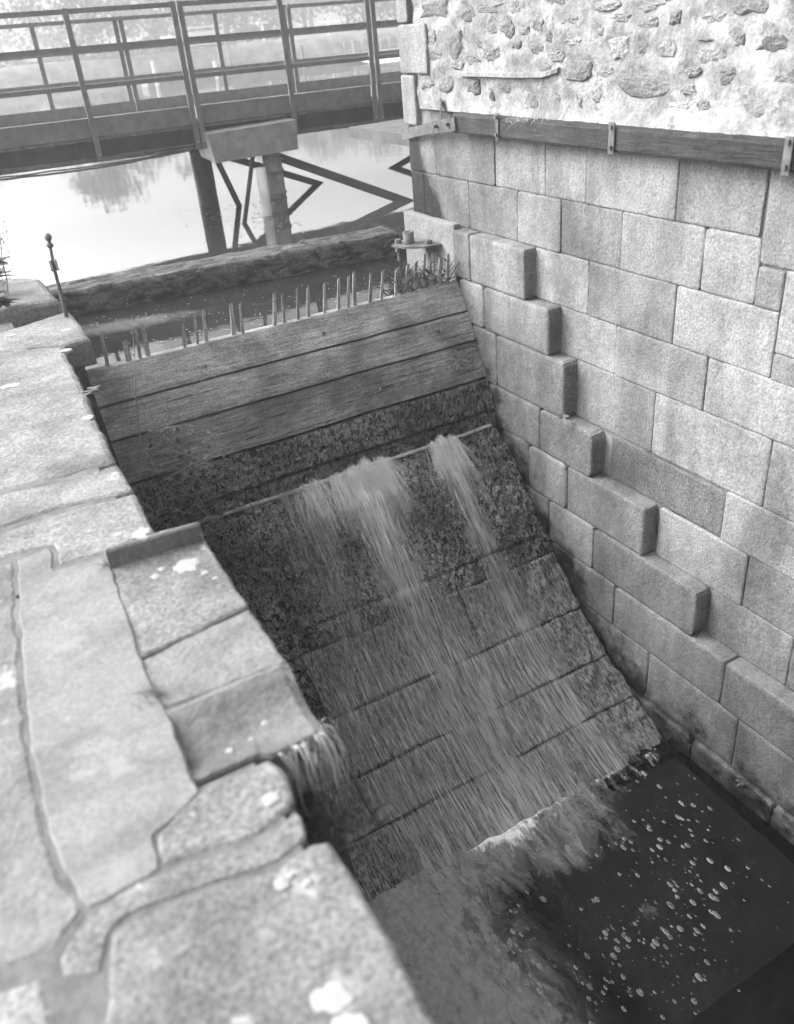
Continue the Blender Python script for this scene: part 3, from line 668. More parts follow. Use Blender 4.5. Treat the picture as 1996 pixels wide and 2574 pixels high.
def ext(a, b_): a = Vector(a); b_ = Vector(b_); return a, b_ + (b_-a).normalized()*.35
brace(*ext((3.86, 9.97, -1.31), (5.04, 9.04, -1.9)), .095); brace(*ext((3.30, 10.4, -1.24), (4.88, 11.1, -1.9))); brace(*ext((3.36, 10.5, -1.36), (3.55, 10.56, -1.9)), .075); brace(*ext((3.56, 9.80, -1.24), (3.21, 9.47, -1.9)), .075)
brace(*ext((7.0, 10.9, -1.5), (6.17, 11.29, -1.9)))
for p in ((3.93, 9.905, -1.35),): MB().tube([(p[0], p[1]-.004, p[2]), (p[0], p[1]-.02, p[2])], .016, 8).build('bolt', M['white'], br)
ld = thing('landing_slab', 'pale flat landing slab beside the mill corner under the footbridge', 'slab', (4.9, 7.0, -.97))
MB().box(3.77, 6.1, 6.37, 7.72, -.97, -.88).build('slab_deck', M['landing'], ld); MB().box(4.4, 4.6, 6.37, 6.6, -1.5, -.972).build('support', M['pile'], ld)

# ------------------------------------------------------------------ floating timber
V = []; F = []; N = 240; PR = [(-1+2*k/11, -1) for k in range(11)] + [(1, -1+2*k/11) for k in range(11)] + [(1-2*k/11, 1) for k in range(11)] + [(-1, 1-2*k/11) for k in range(11)]; K = len(PR)
for i in range(N+1):
    t = i/N; cx = .70+3.05*t; cy = 7.40-.345*t
    for (c, s_) in PR:
        rd = 1-.05*(abs(c*s_)**6); d = .012*fb(cx*5, c*3, s_*3, 5)+.010*fb(cx*4, c*12, s_*12)+.012*nz(cx*1.3, s_, c)
        V.append((cx, cy+.18*c*rd+d*(1 if c < 0 else -1), RIV-.02+.225*s_*rd+d*s_))
for i in range(N):
    for k in range(K): F.append((i*K+k, i*K+(k+1) % K, (i+1)*K+(k+1) % K, (i+1)*K+k))
F += [tuple(range(K-1, -1, -1)), tuple(range(N*K, N*K+K))]
tag(mesh('floating_timber', V, F, M['bark'], smooth=True), 'long rough dark timber lying across the water upstream of the weir', 'timber')

# ------------------------------------------------------------------ iron fittings
rod = thing('iron_rod', 'thin iron rod with a round finial standing at the abutment edge', 'rod', (.655, 5.7, -1.9))
MB().tube([(.653, 5.72, -1.95), (.656, 5.7, -1.54), (.664, 5.7, -1.20), (.678, 5.7, -1.05)], [.014, .014, .011, .010], 8).build('shaft', M['iron'], rod, True)
MB().tube([(.676,5.7,-1.07),(.677,5.7,-1.06),(.678,5.7,-1.05),(.679,5.7,-1.04),(.6795,5.7,-1.03),(.680,5.7,-1.02),(.681,5.7,-1.005),(.682,5.7,-.99),(.683,5.7,-.983)], [.010,.020,.021,.012,.010,.018,.022,.016,.004], 12).build('finial', M['iron'], rod, True)
MB().box(.640, .690, 5.66, 5.74, -1.20, -1.193).add([], []).build('collar', M['iron'], rod)
MB().box(.642, .655, 5.665, 5.735, -1.193, -1.135).box(.674, .688, 5.665, 5.735, -1.193, -1.135).build('bracket', M['steel_light'], rod)
ib = thing('iron_bracket', 'rusty iron bearing plate with a short pipe socket at the right end of the weir', 'bracket', (3.45, 6.0, -1.62))
MB().add([(3.26,6.12,-1.60),(3.30,5.98,-1.60),(3.42,5.86,-1.60),(3.56,5.84,-1.60),(3.56,6.16,-1.60),(3.40,6.2,-1.60)]+[(3.26,6.12,-1.615),(3.30,5.98,-1.615),(3.42,5.86,-1.615),(3.56,5.84,-1.615),(3.56,6.16,-1.615),(3.40,6.2,-1.615)], [(0,1,2,3,4,5),(11,10,9,8,7,6)]+[(i, i+6, (i+1) % 6+6, (i+1) % 6) for i in range(6)]).build('plate', M['rust'], ib)
n = 16; V = []; F = []
for (r, z) in ((.046, -1.60), (.044, -1.51), (.028, -1.51), (.028, -1.60)):
    for k in range(n): a = 2*math.pi*k/n; V.append((3.39+r*math.cos(a), 6.06+r*math.sin(a), z))
for q in range(3):
    for k in range(n): F.append((q*n+k, q*n+(k+1) % n, q*n+n+(k+1) % n, q*n+n+k))
mesh('socket', V, F, M['rust'], ib, True)
for (x, y) in ((3.49, 5.92), (3.33, 6.13)): MB().tube([(x, y, -1.74), (x, y, -1.575)], .013, 6).tube([(x, y, -1.60), (x, y, -1.57)], .026, 6).tube([(x, y, -1.665), (x, y, -1.64)], .027, 6).build('bolt', M['rust'], ib)

# ================================================================== moving water, foam
V = []; F = []; CV = []; FV = []; nx, ny = 230, 190
X0, X1, Y0, Y1 = 1.20, 3.44, 3.00, 5.075
for j in range(ny+1):
    for i in range(nx+1):
        x = X0+(X1-X0)*i/nx; y = Y0+(Y1-Y0)*j/ny; t = (5.05-y)/2.0
        g = lambda c, w: math.exp(-((x-c)/w)**2)
        j1 = g(2.24+.06*t, .14+.26*t); j2 = g(2.96, .09+.10*t); j3 = g(1.75, .24)*.66
        low = sm(.28, .55, t)*sm(1.28, 1.46, x)*(1-sm(3.04, 3.22, x))*.68
        mid = sm(.10, .35, t)*g(2.2, .5)*.5
        c = max(j1*1.05, j2*.95, j3, low, mid) + .22*fb(x*7, y*1.2, 3, 3)
        for yj in (4.42, 3.985, 3.66, 3.36): c -= .75*max(0, 1-abs(y+.012*nz(x*3, 2)-yj)/.016)*(.55+.9*nz(x*3.1, yj*5))*(1-.5*j1)
        c *= 1 if x < 3.3 else 1-sm(3.3, 3.42, x)
        fo = .10+.30*max(j1*(1-sm(0, .55, t)), .8*j2*(1-sm(0, .4, t)))+.12*low+.10*sm(.8, 1, t)*g(2.1, .5)
        fo += .16*max(0, 1-abs(y-4.40)/.035)*j1 + .10*max(0, 1-abs(y-3.97)/.03)*low*(.5+nz(x*6, 1)) + .10*max(0, 1-abs(y-3.65)/.03)*low*(.5+nz(x*6, 4))
        d = .022 + .007*fb(x*26, y*3.2, 1, 4) + .004*nz(x*70, y*6)
        if y > 5.03: d += .01
        V.append((x, y-.5*d, zc(y)+.85*d)); CV.append(max(0, min(1.2, c))); FV.append(fo)
for j in range(ny):
    for i in range(nx): a = j*(nx+1)+i; F.append((a, a+1, a+nx+2, a+nx+1))
tag(mesh('flowing_water', V, F, M['flow'], smooth=True, attrs={'cover': CV, 'foam': FV}), 'thin streaked sheet of water running down the stone chute', 'water', kind='stuff')
# jets leaking through the weir and falling over the lip of the chute
def jets(name, label, puffs, seed):
    rs = random.Random(seed); V = []; F = []; A = []
    for (xc, n, spread, hgt) in puffs:
      for k in range(n):
        u = rs.gauss(0, 1); x0 = xc+u*spread*.5; hh = hgt*math.exp(-.4*u*u)*rs.uniform(.0, 1.15); vx = u*spread*rs.uniform(.3, 1.3)+rs.gauss(0, .01)
        L = rs.uniform(.14, .55); w = rs.uniform(.0015, .0042); y0 = rs.uniform(5.04, 5.10); S = 10; al = rs.uniform(.05, .28)
        for i in range(S+1):
            t = i/S; y = y0-t*L*.75; x = x0+vx*t+.010*nz(x0*20, t*3, k)
            arch = hh*4*max(0, (.42-t)*t)/.1764 if t < .42 else 0
            z = (zc(min(y, 5.05)) if y < 5.05 else -2.88) + .028 + arch + .012*nz(t*4, k)
            ww = w*(.6+1.5*t); V += [(x-ww, y, z), (x+ww, y+.004, z+.003)]; q = al*math.sin(math.pi*min(1, .15+t*.85))**.7*(1-.65*t); A += [q, q]
        b = len(V)-2*(S+1)
        for i in range(S): F.append((b+2*i, b+2*i+1, b+2*i+3, b+2*i+2))
    xc, n, spread, hgt = puffs[0]; n = n//4
    # spray droplets
    for k in range(n*2):
        u = rs.gauss(0, .8); x = xc+u*spread*.6; h = rs.random()**2*hgt*(.5+1.6*abs(nz(x*11, seed*3.1))); y = 5.06+rs.uniform(-.10, .05); r = rs.uniform(.0015, .006); z = -2.86+h
        b = len(V); V += [(x-r, y, z), (x, y-r*.5, z-r*1.4), (x+r, y, z), (x, y-r*.3, z+r*1.4)]; q = rs.uniform(.15, .6); A += [q]*4; F.append((b, b+1, b+2, b+3))
    tag(mesh(name, V, F, M['spray'], smooth=True, attrs={'foam': A}), label, 'water', kind='stuff')
jets('water_jet', 'white water welling up at the middle of the weir foot', [(2.31, 600, .06, .075), (2.20, 420, .08, .05), (2.43, 380, .07, .045), (2.07, 160, .07, .03)], 1)
jets('water_jet', 'small white spout at the weir foot near the granite wall', [(2.97, 400, .045, .065), (3.06, 190, .05, .03), (2.90, 150, .04, .03)], 2)
jets('water_jet', 'faint spray at the weir foot left of the main spout', [(1.90, 140, .06, .05), (1.80, 70, .06, .03)], 3)
# foam where the chute meets the pool
V = []; F = []; A = []; N = 260; K = 16
for i in range(N+1):
    x = 1.15+2.2*i/N; main = sm(1.55, 2.0, x)*(1-sm(2.35, 2.68, x)); yc = 2.985+.03*nz(x*3, 1)+.02*nz(x*9, 2)
    wd = .025+.042*main*(1+nz(x*4, 7))+.07*sm(2.5, 2.8, x)*(.6+nz(x*6, 3))
    for k in range(K+1):
        u = k/K; y = yc+.03-wd*2.2*u; hgt = math.sin(math.pi*min(1, u*1.3))
        V.append((x, y, TAIL+.004+max(0, hgt)*(.010+.026*main)*(1+.4*fb(x*9, y*9, 4)) )); 
        A.append((.04+.70*main*(.75+.5*nz(x*2.3, 5))+.20*sm(2.6, 2.8, x))*max(0, 1-u*1.05)**.6 if u > .08 else 0)
for i in range(N):
    for k in range(K): a = i*(K+1)+k; F.append((a, a+K+1, a+K+2, a+1))
tag(mesh('foam_line', V, F, M['foam'], smooth=True, attrs={'foam': A}), 'white line of foam at the foot of the chute', 'foam', kind='stuff')
V = []; F = []; A = []; nx, ny = 120, 130
for j in range(ny+1):
    for i in range(nx+1):
        x = .3+3.15*i/nx; y = .2+2.85*j/ny
        d1 = 1-sm(1.25, 2.15+.25*sm(2.2, 3, y), x+.14*fb(x*3, y*3, 2)); d1 *= sm(.7, 1.6, y)  # pale left side of the pool: sky reflection put in as colour
        d2 = .85*sm(2.25, 2.95, y+.12*fb(x*4, y*4, 7))*(1-sm(2.5, 3.25, x))
        d3 = .45*math.exp(-((x-2.45)/.12)**2-((y-2.12)/.10)**2)
        V.append((x, y, TAIL+.003+.004*fb(x*9, y*9, 5)*max(d1, d2))); A.append(.74*max(d1, d2, d3))
for j in range(ny):
    for i in range(nx): a = j*(nx+1)+i; F.append((a, a+1, a+nx+2, a+nx+1))
tag(mesh('froth_sky_film', V, F, M['scum'], smooth=True, attrs={'foam': A}), 'pale film of froth at the chute foot and painted sky reflection over the pool', 'foam', kind='stuff')
rs = random.Random(21); mb = MB(); BA = []; TR = [(3.2,2.75),(2.85,2.45),(2.65,2.15),(2.5,1.9),(2.15,1.85),(1.75,2.0),(1.55,2.3),(1.45,2.5)]
for k in range(440):
    q = rs.uniform(0, len(TR)-1.001); i = int(q); f = q-i; x = TR[i][0]*(1-f)+TR[i+1][0]*f+rs.gauss(0, .24); y = TR[i][1]*(1-f)+TR[i+1][1]*f+rs.gauss(0, .20)
    if y > 2.9 or x > 3.4 or y < 1.2: continue
    r = rs.choice([.003, .004, .005, .007, .009, .014])*rs.uniform(.7, 1.1); n = 9; st = rs.uniform(1.2, 2.0); V = []; F = []
    for (fr, h) in ((1, 0), (.85, .45), (.5, .75)):
        for a in range(n): t = 2*math.pi*a/n; V.append((x+r*fr*math.cos(t), y+r*st*fr*math.sin(t), TAIL+.003+r*h*.8))
    V.append((x, y, TAIL+.003+r*.65))
    for b in range(2):
        for a in range(n): F.append((b*n+a, b*n+(a+1) % n, b*n+n+(a+1) % n, b*n+n+a))
    F += [(2*n+a, 2*n+(a+1) % n, 3*n) for a in range(n)]; mb.add(V, F); al = rs.uniform(.45, .9); BA += [al]*n+[al*.75]*n+[al*.4]*n+[al*.3]
o = mb.build('bubbles', M['bubble'], smooth=True, attrs={'foam': BA}); tag(o, 'foam bubbles drifting on the dark pool', 'bubbles', kind='stuff')
# scum and flecks on the forebay
V = []; F = []; A = []; nx, ny = 90, 50
for j in range(ny+1):
    for i in range(nx+1):
        x = .6+2.9*i/nx; y = 5.6+1.75*j/ny; yl = 6.72-.18*(x-.7)
        d = math.exp(-((y-yl)/(.16+.10*math.exp(-(x-.8))))**2)*(1-sm(1.3, 2.3, x)); d = max(d, .45*math.exp(-((y-yl-.05)/.06)**2)*(1-sm(2.2, 3, x)))
        V.append((x, y, RIV+.002)); A.append(.62*d)
for j in range(ny):
    for i in range(nx): a = j*(nx+1)+i; F.append((a, a+1, a+nx+2, a+nx+1))
tag(mesh('water_scum', V, F, foam_mat('forebay_scum', .18, .25, .7, 9, .5), attrs={'foam': A}), 'pale scum drifting along the dark timber', 'scum', kind='stuff')
mb = MB()
for k in range(260):
    x = rs.uniform(.7, 3.4); y = rs.uniform(5.65, 7.0) if k % 3 else rs.uniform(5.65, 6.1); r = rs.uniform(.002, .006); n = 5
    mb.add([(x+r*1.5*math.cos(6.28*a/n), y+r*math.sin(6.28*a/n), RIV+.004) for a in range(n)], [tuple(range(n))])
for k in range(160):
    x = 3.35+rs.gauss(0, .25); y = 9.9+rs.gauss(0, .6)-.1; r = rs.uniform(.004, .013); n = 5
    mb.add([(x+r*1.6*math.cos(6.28*a/n), y+r*math.sin(6.28*a/n), RIV+.004) for a in range(n)], [tuple(range(n))])
tag(mb.build('floating_flecks', M['straw']), 'tiny pale flecks floating on the water', 'flecks', kind='stuff')

# ================================================================== plants
def blade(mb, p, d, L, w, bend, n=5, rs=random):
    p = Vector(p); d = Vector(d).normalized(); side = d.cross(Vector((rs.uniform(-1, 1), rs.uniform(-1, 1), .3))).normalized()
    V = []; F = []
    for i in range(n+1):
        t = i/n; c = p + d*(L*t) + Vector(bend)*(L*t*t); ww = w*(1-.85*t)
        V += [c-side*ww, c+side*ww]
    for i in range(n): F.append((2*i, 2*i+1, 2*i+3, 2*i+2))
    mb.add(V, F)
def tuft(name, label, loc, n, L, w, mat, spread=.05, droop=.5, lean=(0, 0, 0), seed=0):
    rs = random.Random(seed); t = thing(name, label, 'grass', loc); mb = MB()
    for k in range(n):
        a = rs.uniform(0, 6.28); p = (loc[0]+rs.gauss(0, spread), loc[1]+rs.gauss(0, spread), loc[2])
        d = (math.cos(a)*.5+lean[0], math.sin(a)*.5+lean[1], 1+lean[2]); blade(mb, p, d, L*rs.uniform(.5, 1.1), w*rs.uniform(.6, 1.2), (math.cos(a)*droop*.5+lean[0]*.3, math.sin(a)*droop*.5+lean[1]*.3, -droop*rs.uniform(.4, 1.2)), rs=rs)
    mb.build('blades', M[mat], t); return t
def leafy(name, label, loc, leaves, L, mat='weed', stem=.1, seed=0, out=(0, -.4, .6), wide=.35):
    rs = random.Random(seed); t = thing(name, label, 'plant', loc); mb = MB(); o = Vector(out).normalized()
    tip = Vector(loc)+o*stem
    MB().tube([loc, Vector(loc)+o*stem*.6+Vector((.004, 0, .003)), tip], [.003, .0025, .0015], 5).build('stem', M['stem'], t)
    for k in range(leaves):
        a = 6.28*k/leaves+rs.uniform(-.4, .4); b = Vector(loc)+o*stem*rs.uniform(.35, 1); e1 = o.cross(Vector((0, 0, 1)) if abs(o.z) < .9 else Vector((1, 0, 0))).normalized(); e2 = o.cross(e1)
        d = (e1*math.cos(a)+e2*math.sin(a)+o*rs.uniform(.1, .7)).normalized(); s_ = d.cross(o).normalized(); l = L*rs.uniform(.6, 1.15); w = l*wide*rs.uniform(.7, 1.2); sag = Vector((0, 0, -l*.25))
        V = [b, b+d*l*.35+s_*w*.5, b+d*l*.7+s_*w*.35+sag*.5, b+d*l+sag, b+d*l*.7-s_*w*.35+sag*.5, b+d*l*.35-s_*w*.5, b+d*l*.4-o*l*.03]
        mb.add(V, [(0,1,6),(1,2,6),(2,3,6),(3,4,6),(4,5,6),(5,0,6)])
    mb.build('leaves', M[mat], t); return t
def reeds(label, n, root, hang, seed):
    rs = random.Random(seed); t = thing('reed_clump', label, 'grass', root(.5, rs)); mb = MB()
    for k in range(n):
        p = Vector(root(rs.random(), rs)); out, rise, drop = hang(rs); side = Vector((rs.uniform(-1, 1), rs.uniform(-1, 1), .3)).normalized(); w = rs.uniform(.0016, .0045); V = []; F = []; N = 8
        for i in range(N+1):
            u = i/N; c = p + Vector(out)*(1-(1-u)**2) + Vector((0, 0, rise*4*u*(1-u)*(1-u) - drop*u*u)) + Vector((.03*u*nz(u*2.3, k*1.7), .03*u*nz(u*2.3, k*1.7+9), 0)); ww = w*(1-.7*u*u); V += [c-side*ww, c+side*ww]
        for i in range(N): F.append((2*i, 2*i+1, 2*i+3, 2*i+2))
        mb.add(V, F)
    mb.build('blades', M['straw'], t)
reeds('pale dry reeds hanging down in the notch of the coping', 34, lambda u, q: (.36+.13*u, 1.495+q.uniform(-.01, .01), -1.525), lambda q: ((q.uniform(-.01, .03), -q.uniform(.02, .06), 0), q.uniform(.005, .03), q.uniform(.06, .24)), 1)
reeds('bleached reed blades arching over the chute edge', 17, lambda u, q: (.45+.06*u, 1.475+.10*u+q.uniform(-.01, .01), -1.57), lambda q: ((q.uniform(.0, .07), -q.uniform(-.03, .04), 0), q.uniform(.0, .025), q.uniform(.10, .34)), 2)
tuft('grass_tuft', 'dark weed filling the notch beneath the reeds', (.43, 1.38, -1.72), 160, .12, .0035, 'leaf', .05, .5, (.02, 0, 0), 3)
tuft('grass_tuft', 'small dry tuft between concrete patch and groove stones', (.165, 1.84, -1.50), 46, .07, .002, 'stem', .018, .5, (-.3, .1, 0), 4)
tuft('grass_tuft', 'tiny tuft at the foot of the groove lip', (.20, 2.57, -1.50), 22, .06, .002, 'stem', .012, .5, (-.3, .3, 0), 5)
tuft('grass_tuft', 'thin grass hanging off the abutment near the chute top', (.46, 2.80, -1.66), 18, .13, .0022, 'stem', .015, .7, (.1, .1, 0), 6)
tuft('grass_tuft', 'grass hanging over the timber beam', (3.54, 4.65, -.645), 70, .09, .0018, 'straw', .07, 1.1, (-.5, 0, -.2), 7)
tuft('grass_tuft', 'short grass sprouting above the right part of the beam', (3.55, 3.3, -.635), 60, .05, .0018, 'weed', .22, .8, (-.5, 0, 0), 8)
leafy('weir_plant', 'small leafy seedling rooted between the weir planks', (2.19, 5.27, -2.19), 7, .07, stem=.04, seed=1)
leafy('weir_plant', 'pale spreading weed rooted at the right end of the weir', (3.27, 5.24, -2.36), 9, .11, stem=.06, seed=2, wide=.25)
leafy('wall_plant', 'small rosette growing beside a stepped granite block', (3.49, 4.22, -2.52), 11, .06, stem=.04, seed=3, out=(-.5, -.3, .5))
leafy('chute_plant', 'wispy twig lying on the right side of the chute', (3.28, 4.86, -2.98), 5, .11, stem=.03, seed=4, wide=.1)
leafy('wall_plant', 'tiny pale plant low on the granite wall', (3.465, 2.37, -4.39), 6, .035, stem=.02, seed=5, out=(-.6, 0, .5))
leafy('edge_plant', 'leafy weed on the far left end of the abutment', (.36, 6.40, -1.42), 40, .16, stem=.22, seed=6, out=(0, 0, 1), wide=.5)
leafy('edge_plant', 'low broad weed at the left edge of the abutment', (.30, 6.0, -1.43), 40, .14, stem=.10, seed=7, out=(.1, -.2, 1), wide=.5)
leafy('edge_plant', 'small weed on the coping above the weir', (.50, 4.15, -1.49), 14, .06, stem=.03, seed=8, out=(0, 0, 1), wide=.5)
def stalk(name, label, base, tip, twigs, seed):
    rs = random.Random(seed); t = thing(name, label, 'plant', base); b = Vector(base); e = Vector(tip); mb = MB(); P = []
    for i in range(9): u = i/8; P.append(b.lerp(e, u)+Vector((.02*nz(u*3, seed), .02*nz(u*3, seed+3), 0))*math.sin(3.14*u))
    mb.tube(P, [.005*(1-.7*i/8) for i in range(9)], 5)
    for k in range(twigs):
        p = P[rs.randint(2, 8)]; d = Vector((rs.uniform(-1, 1), rs.uniform(-1, 1), rs.uniform(.3, 1.2))).normalized(); L = rs.uniform(.05, .16)
        mb.tube([p, p+d*L*.6, p+d*L+Vector((0, 0, .02))], [.002, .0015, .0008], 4)
    mb.build('stem', M['stem'], t); mb = MB()
    for k in range(twigs*3):
        p = P[rs.randint(3, 8)]+Vector((rs.gauss(0, .03), rs.gauss(0, .03), rs.gauss(0, .03))); r = rs.uniform(.004, .010); mb.tube([p, p+Vector((0, 0, r)), p+Vector((0, 0, 2.2*r))], [.001, r*.6, .001], 5)
    mb.build('seed_heads', M['stem'], t)
stalk('dead_stalk', 'bare dried stalk rising from the abutment end', (.40, 6.30, -1.43), (.48, 6.4, -.98), 12, 1)
stalk('dead_stalk', 'second dried stalk at the left picture edge', (.30, 6.15, -1.43), (.28, 6.2, -.90), 10, 2)
stalk('dead_stalk', 'thin brown stalk standing in front of the weir planks', (.70, 4.62, -2.15), (.86, 4.62, -1.28), 4, 3)
# tangled brambles in the shaded corner between abutment and weir
bt = thing('bramble', 'tangled bramble in the dark corner between abutment and weir', 'plant', (.85, 4.9, -2.6)); rs = random.Random(9); mb = MB(); ml = MB()
for k in range(48):
    p = Vector((.72+rs.uniform(0, .25), 4.95+rs.uniform(-.5, .2), -2.0-rs.uniform(0, .9))); P = [p]; d = Vector((rs.uniform(.2, 1), rs.uniform(-.5, .2), rs.uniform(-.6, .7))).normalized()
    for i in range(6): p = p+d*.07; d = (d+Vector((rs.gauss(0, .25), rs.gauss(0, .2), rs.gauss(-.12, .25)))).normalized(); P.append(p)
    mb.tube(P, [.004, .0035, .003, .0025, .002, .0015, .001], 4)
    for p in P[1:]:
        for q in range(2):
            l = rs.uniform(.02, .06); d2 = Vector((rs.gauss(0, 1), rs.gauss(0, 1), rs.gauss(0, .6))).normalized(); s_ = d2.cross(Vector((0, 0, 1))).normalized(); ml.add([p, p+d2*l*.5+s_*l*.3, p+d2*l, p+d2*l*.5-s_*l*.3], [(0,1,2,3)])
mb.build('canes', M['stem'], bt); ml.build('leaves', M['leaf'], bt)
# debris caught against the right end of the weir
db = thing('drift_debris', 'dark clump of sticks and leaves caught at the right end of the weir', 'debris', (3.25, 5.62, -1.86)); mb = MB(); ml = MB()
for k in range(60):
    p = Vector((rs.uniform(2.95, 3.46), rs.uniform(5.58, 5.75), rs.uniform(-1.88, -1.80))); d = Vector((rs.gauss(0, .4), rs.gauss(0, .3), rs.uniform(.1, 1))).normalized(); mb.tube([p, p+d*rs.uniform(.10, .27)], [.006, .003], 4)
for k in range(260):
    p = Vector((rs.uniform(2.95, 3.47), rs.uniform(5.56, 5.72), rs.uniform(-1.86, -1.66))); l = rs.uniform(.02, .06); d = Vector((rs.gauss(0, 1), rs.gauss(0, 1), rs.gauss(0, .7))).normalized(); s_ = d.cross(Vector((0, .3, 1))).normalized(); ml.add([p, p+d*l*.5+s_*l*.3, p+d*l, p+d*l*.5-s_*l*.3], [(0,1,2,3)])
mb.build('sticks', M['bark'], db); ml.build('leaves', M['leaf'], db)

# ================================================================== far bank
def tree(label, x, y, h, w, seed, mat='leaf', n=2600, z0=-1.1):
    rs = random.Random(seed); t = thing('bank_tree', label, 'tree', (x, y, z0), 'trees on the far bank'); mb = MB(); P = []
    for i in range(6): u = i/5; P.append((x+.25*w*.2*nz(u*2, seed), y, z0-.3+h*.8*u))
    mb.tube(P, [.05*h*.5*(1-.8*i/5)+.02 for i in range(6)], 7); ends = []
    for k in range(9):
        b = Vector(P[1+k % 4]); a = rs.uniform(0, 6.28); e = b+Vector((math.cos(a)*w*.38, math.sin(a)*w*.38, h*rs.uniform(.08, .28))); mb.tube([b, b.lerp(e, .5)+Vector((0, 0, .1*h*.3)), e], [.02*h*.4, .012*h*.4, .02], 5); ends.append(e)
    mb.build('trunk', M['trunk'], t, True)
    C = [(e, w*rs.uniform(.13, .22)) for e in ends]
    for k in range(16):
        a = rs.uniform(0, 6.28); u = rs.uniform(.22, 1.0); r = w*.5*math.sin(math.pi*(u*.85+.1))**.8*rs.uniform(.3, 1); C.append((Vector((x+r*math.cos(a), y+r*math.sin(a), z0+h*u)), w*rs.uniform(.10, .2)))
    V = []; F = []
    for k in range(n):
        c, r = C[rs.randrange(len(C))]; d = Vector((rs.gauss(0, 1), rs.gauss(0, 1), rs.gauss(0, .8))); d.normalize(); p = c+d*r*rs.uniform(.35, 1.1)
        l = rs.uniform(.10, .26); a = Vector((rs.gauss(0, 1), rs.gauss(0, 1), rs.gauss(0, 1))).normalized(); b = a.cross(d if abs(a.dot(d)) < .95 else Vector((0, 0, 1))).normalized()
        q = len(V); V += [p-a*l, p+b*l*.6, p+a*l, p-b*l*.6]; F.append((q, q+1, q+2, q+3))
    mesh('crown', V, F, M[mat], t)
TREES = [('broad dense tree seen between the first bridge posts', 12.0, 62, 6.6, 7.5, 'leaf'), ('pale tree at the far left of the far bank', 4.5, 78, 6.0, 8, 'leaf_pale'), ('low pale tree left of the broad dense one', 8.5, 88, 6.5, 9, 'leaf_pale'),
 ('slender tree right of the broad dense one', 19.5, 70, 7.0, 6, 'leaf_pale'), ('rounded tree behind the notice board', 23.5, 72, 6.2, 7.5, 'leaf'), ('wide tree behind the T-shaped post', 28.0, 74, 6.8, 8.5, 'leaf'), ('tree above the triangular sign', 33.0, 74, 7.4, 8.5, 'leaf_pale'),
 ('tree at the centre right of the far bank', 38.0, 73, 7.6, 9, 'leaf'), ('tall tree beside the mill corner', 43.5, 72, 8.5, 9.5, 'leaf'), ('farther tree hidden partly by the mill', 49.5, 72, 10, 9, 'leaf'), ('bushy tree low between the two railings', 16.0, 84, 5.6, 9, 'leaf_pale'), ('tree beyond the left picture edge', -3, 70, 9, 8, 'leaf'),
 ('tree filling the gap behind the right railings', 31, 88, 8.6, 10, 'leaf'), ('far tree behind the centre railings', 25, 90, 7.6, 10, 'leaf_pale'), ('far tree behind the mill corner', 41, 90, 9, 11, 'leaf')]
for k, (lb, x, y, h, w, mt) in enumerate(TREES): tree(lb, x, y, h, w, 100+k, mt)
def hedge(label, x0, x1, y0, y1, h, seed, mat='leaf_pale', z0=-1.25, n=1600):
    rs = random.Random(seed); V = []; F = []
    for k in range(n):
        u = rs.random(); x = x0+(x1-x0)*u; y = y0+(y1-y0)*u+rs.gauss(0, .5); hh = h*(.7+.5*nz(x*.6, seed)); z = z0+hh*rs.random()**.6; l = rs.uniform(.08, .2)
        a = Vector((rs.gauss(0, 1), rs.gauss(0, 1), rs.gauss(0, 1))).normalized(); b = a.cross(Vector((0, .3, 1))).normalized(); p = Vector((x, y, z)); q = len(V); V += [p-a*l, p+b*l*.6, p+a*l, p-b*l*.6]; F.append((q, q+1, q+2, q+3))
    tag(mesh('hedge', V, F, M[mat]), label, 'hedge')
hedge('pale clipped hedge along the far shore left of the board', 12.5, 21, 59.5, 58.5, 1.1, 5); hedge('shrubs behind the notice board', 19, 26, 63, 62, 1.9, 6); hedge('low scrub at the left of the far shore', 2, 13, 61, 60, 1.0, 7); hedge('dark shrubs at the right of the far bank', 30, 46, 60, 55, 2.4, 8, 'leaf', -1.0, 2600)
qw = thing('quay_wall', 'low stone quay wall along the far shore', 'wall', (25, 55, -1.9))
for k in range(30):
    a = k/30; b = (k+1)/30; x0 = 18.5+16*a; x1 = 18.5+16*b-.03; y0 = 58.5-7*a; mb = MB().box(x0, x1, y0, y0+.5, -2.1, -1.72).box(x0, x1-.05, y0+.02, y0+.5, -1.71, -1.36); mb.build('quay_stone', M['quay'], qw)
bd = thing('notice_board', 'white notice board on posts across the river', 'sign', (18.6, 56.5, -1.4))
MB().box(17.6, 19.9, 56.5, 56.6, -.75, -.05).build('panel', M['white'], bd); MB().box(17.6, 20.1, 56.48, 56.62, .12, .22).build('top_board', M['white'], bd)
for x in (17.5, 20.0): MB().box(x-.12, x+.12, 56.45, 56.65, -1.9, .35).build('post', M['quay'], bd)
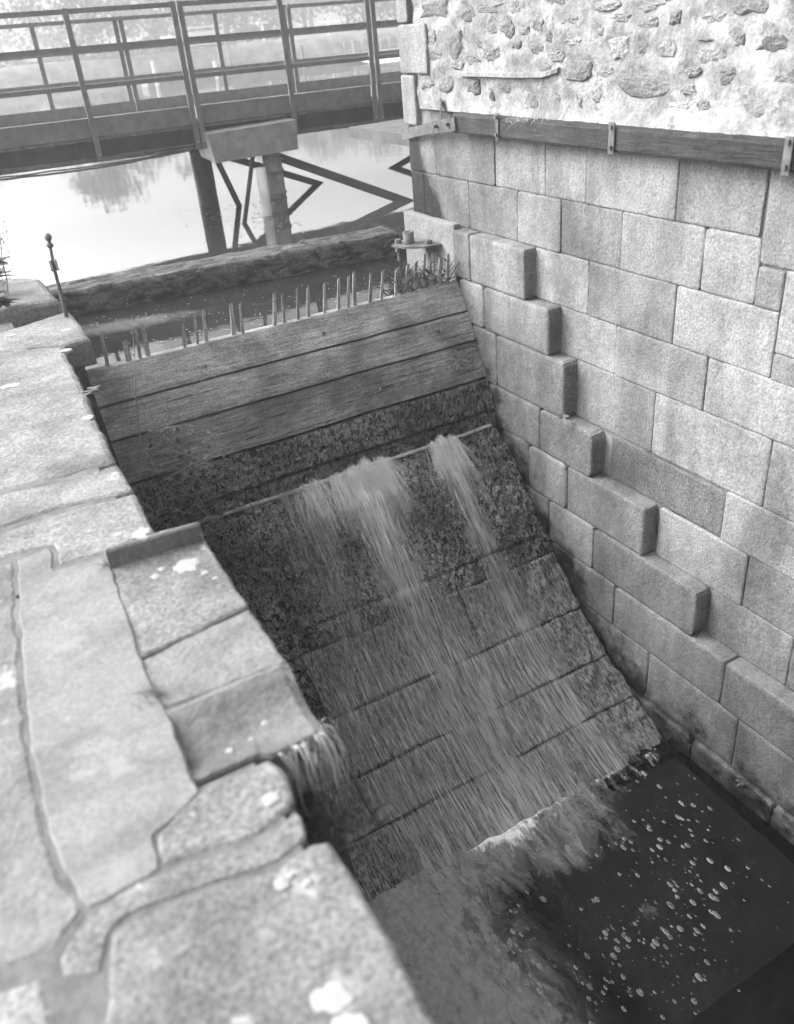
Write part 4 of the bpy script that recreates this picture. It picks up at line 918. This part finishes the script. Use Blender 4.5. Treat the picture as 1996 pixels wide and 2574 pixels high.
tp = thing('signpost', 'white T-shaped post on the far bank', 'post', (23.0, 58, -1.2)); MB().box(22.96, 23.06, 58, 58.1, -1.4, .05).build('pole', M['white'], tp); MB().box(22.65, 23.4, 57.98, 58.12, .05, .16).build('arm', M['white'], tp)
ts = thing('signpost', 'post with a small triangular sign on the far bank', 'post', (27.6, 58, -1.2)); MB().box(27.57, 27.65, 58, 58.08, -1.4, -.2).build('pole', M['white'], ts); MB().add([(27.4,57.97,.15),(27.82,57.97,.15),(27.61,57.97,-.2),(27.4,58,.15),(27.82,58,.15),(27.61,58,-.2)], [(0,2,1),(3,4,5),(0,1,4,3),(1,2,5,4),(2,0,3,5)]).build('plate', M['white'], ts)
pt = thing('pontoon', 'long low mooring pontoon lying off the far bank', 'pontoon', (15, 41, -1.9))
MB().box(10.5, 24, 40.6, 41.6, -1.95, -1.55).build('deck', M['quay'], pt)
for x in (10.9, 13.6, 17.8, 20.5): MB().tube([(x, 40.5, -2.4), (x, 40.5, -.95 if x != 13.6 else -1.2)], .09, 8).build('pile', M['white' if x < 14 else 'quay'], pt)
tag(mesh('gravel_bank', *(lambda m_: (m_.V, m_.F))(MB().add([(20+i*1.4, 46+1.5*nz(i*.7, 2)-j*2+3, -1.95+.28*math.sin(math.pi*j/6)*(1+.5*nz(i, j))) for i in range(14) for j in range(7)], [(i*7+j, i*7+j+1, i*7+j+8, i*7+j+7) for i in range(13) for j in range(6)])), M['gravel']), kind='structure')

# ------------------------------------------------------------------ misty air
hz = MB().box(-110, 165, -35, 165, -7.6, 13.0).build('haze', None); hz['kind'] = 'stuff'; hz['label'] = 'pale morning mist over the river'
hm = bpy.data.materials.new('mist'); hm.use_nodes = True; t = hm.node_tree; t.nodes.clear(); o = t.nodes.new('ShaderNodeOutputMaterial'); v = t.nodes.new('ShaderNodeVolumePrincipled')
v.inputs['Color'].default_value = (.95, .95, .95, 1); v.inputs['Density'].default_value = .0048; v.inputs['Anisotropy'].default_value = .5; t.links.new(v.outputs[0], o.inputs['Volume']); hz.data.materials.append(hm)
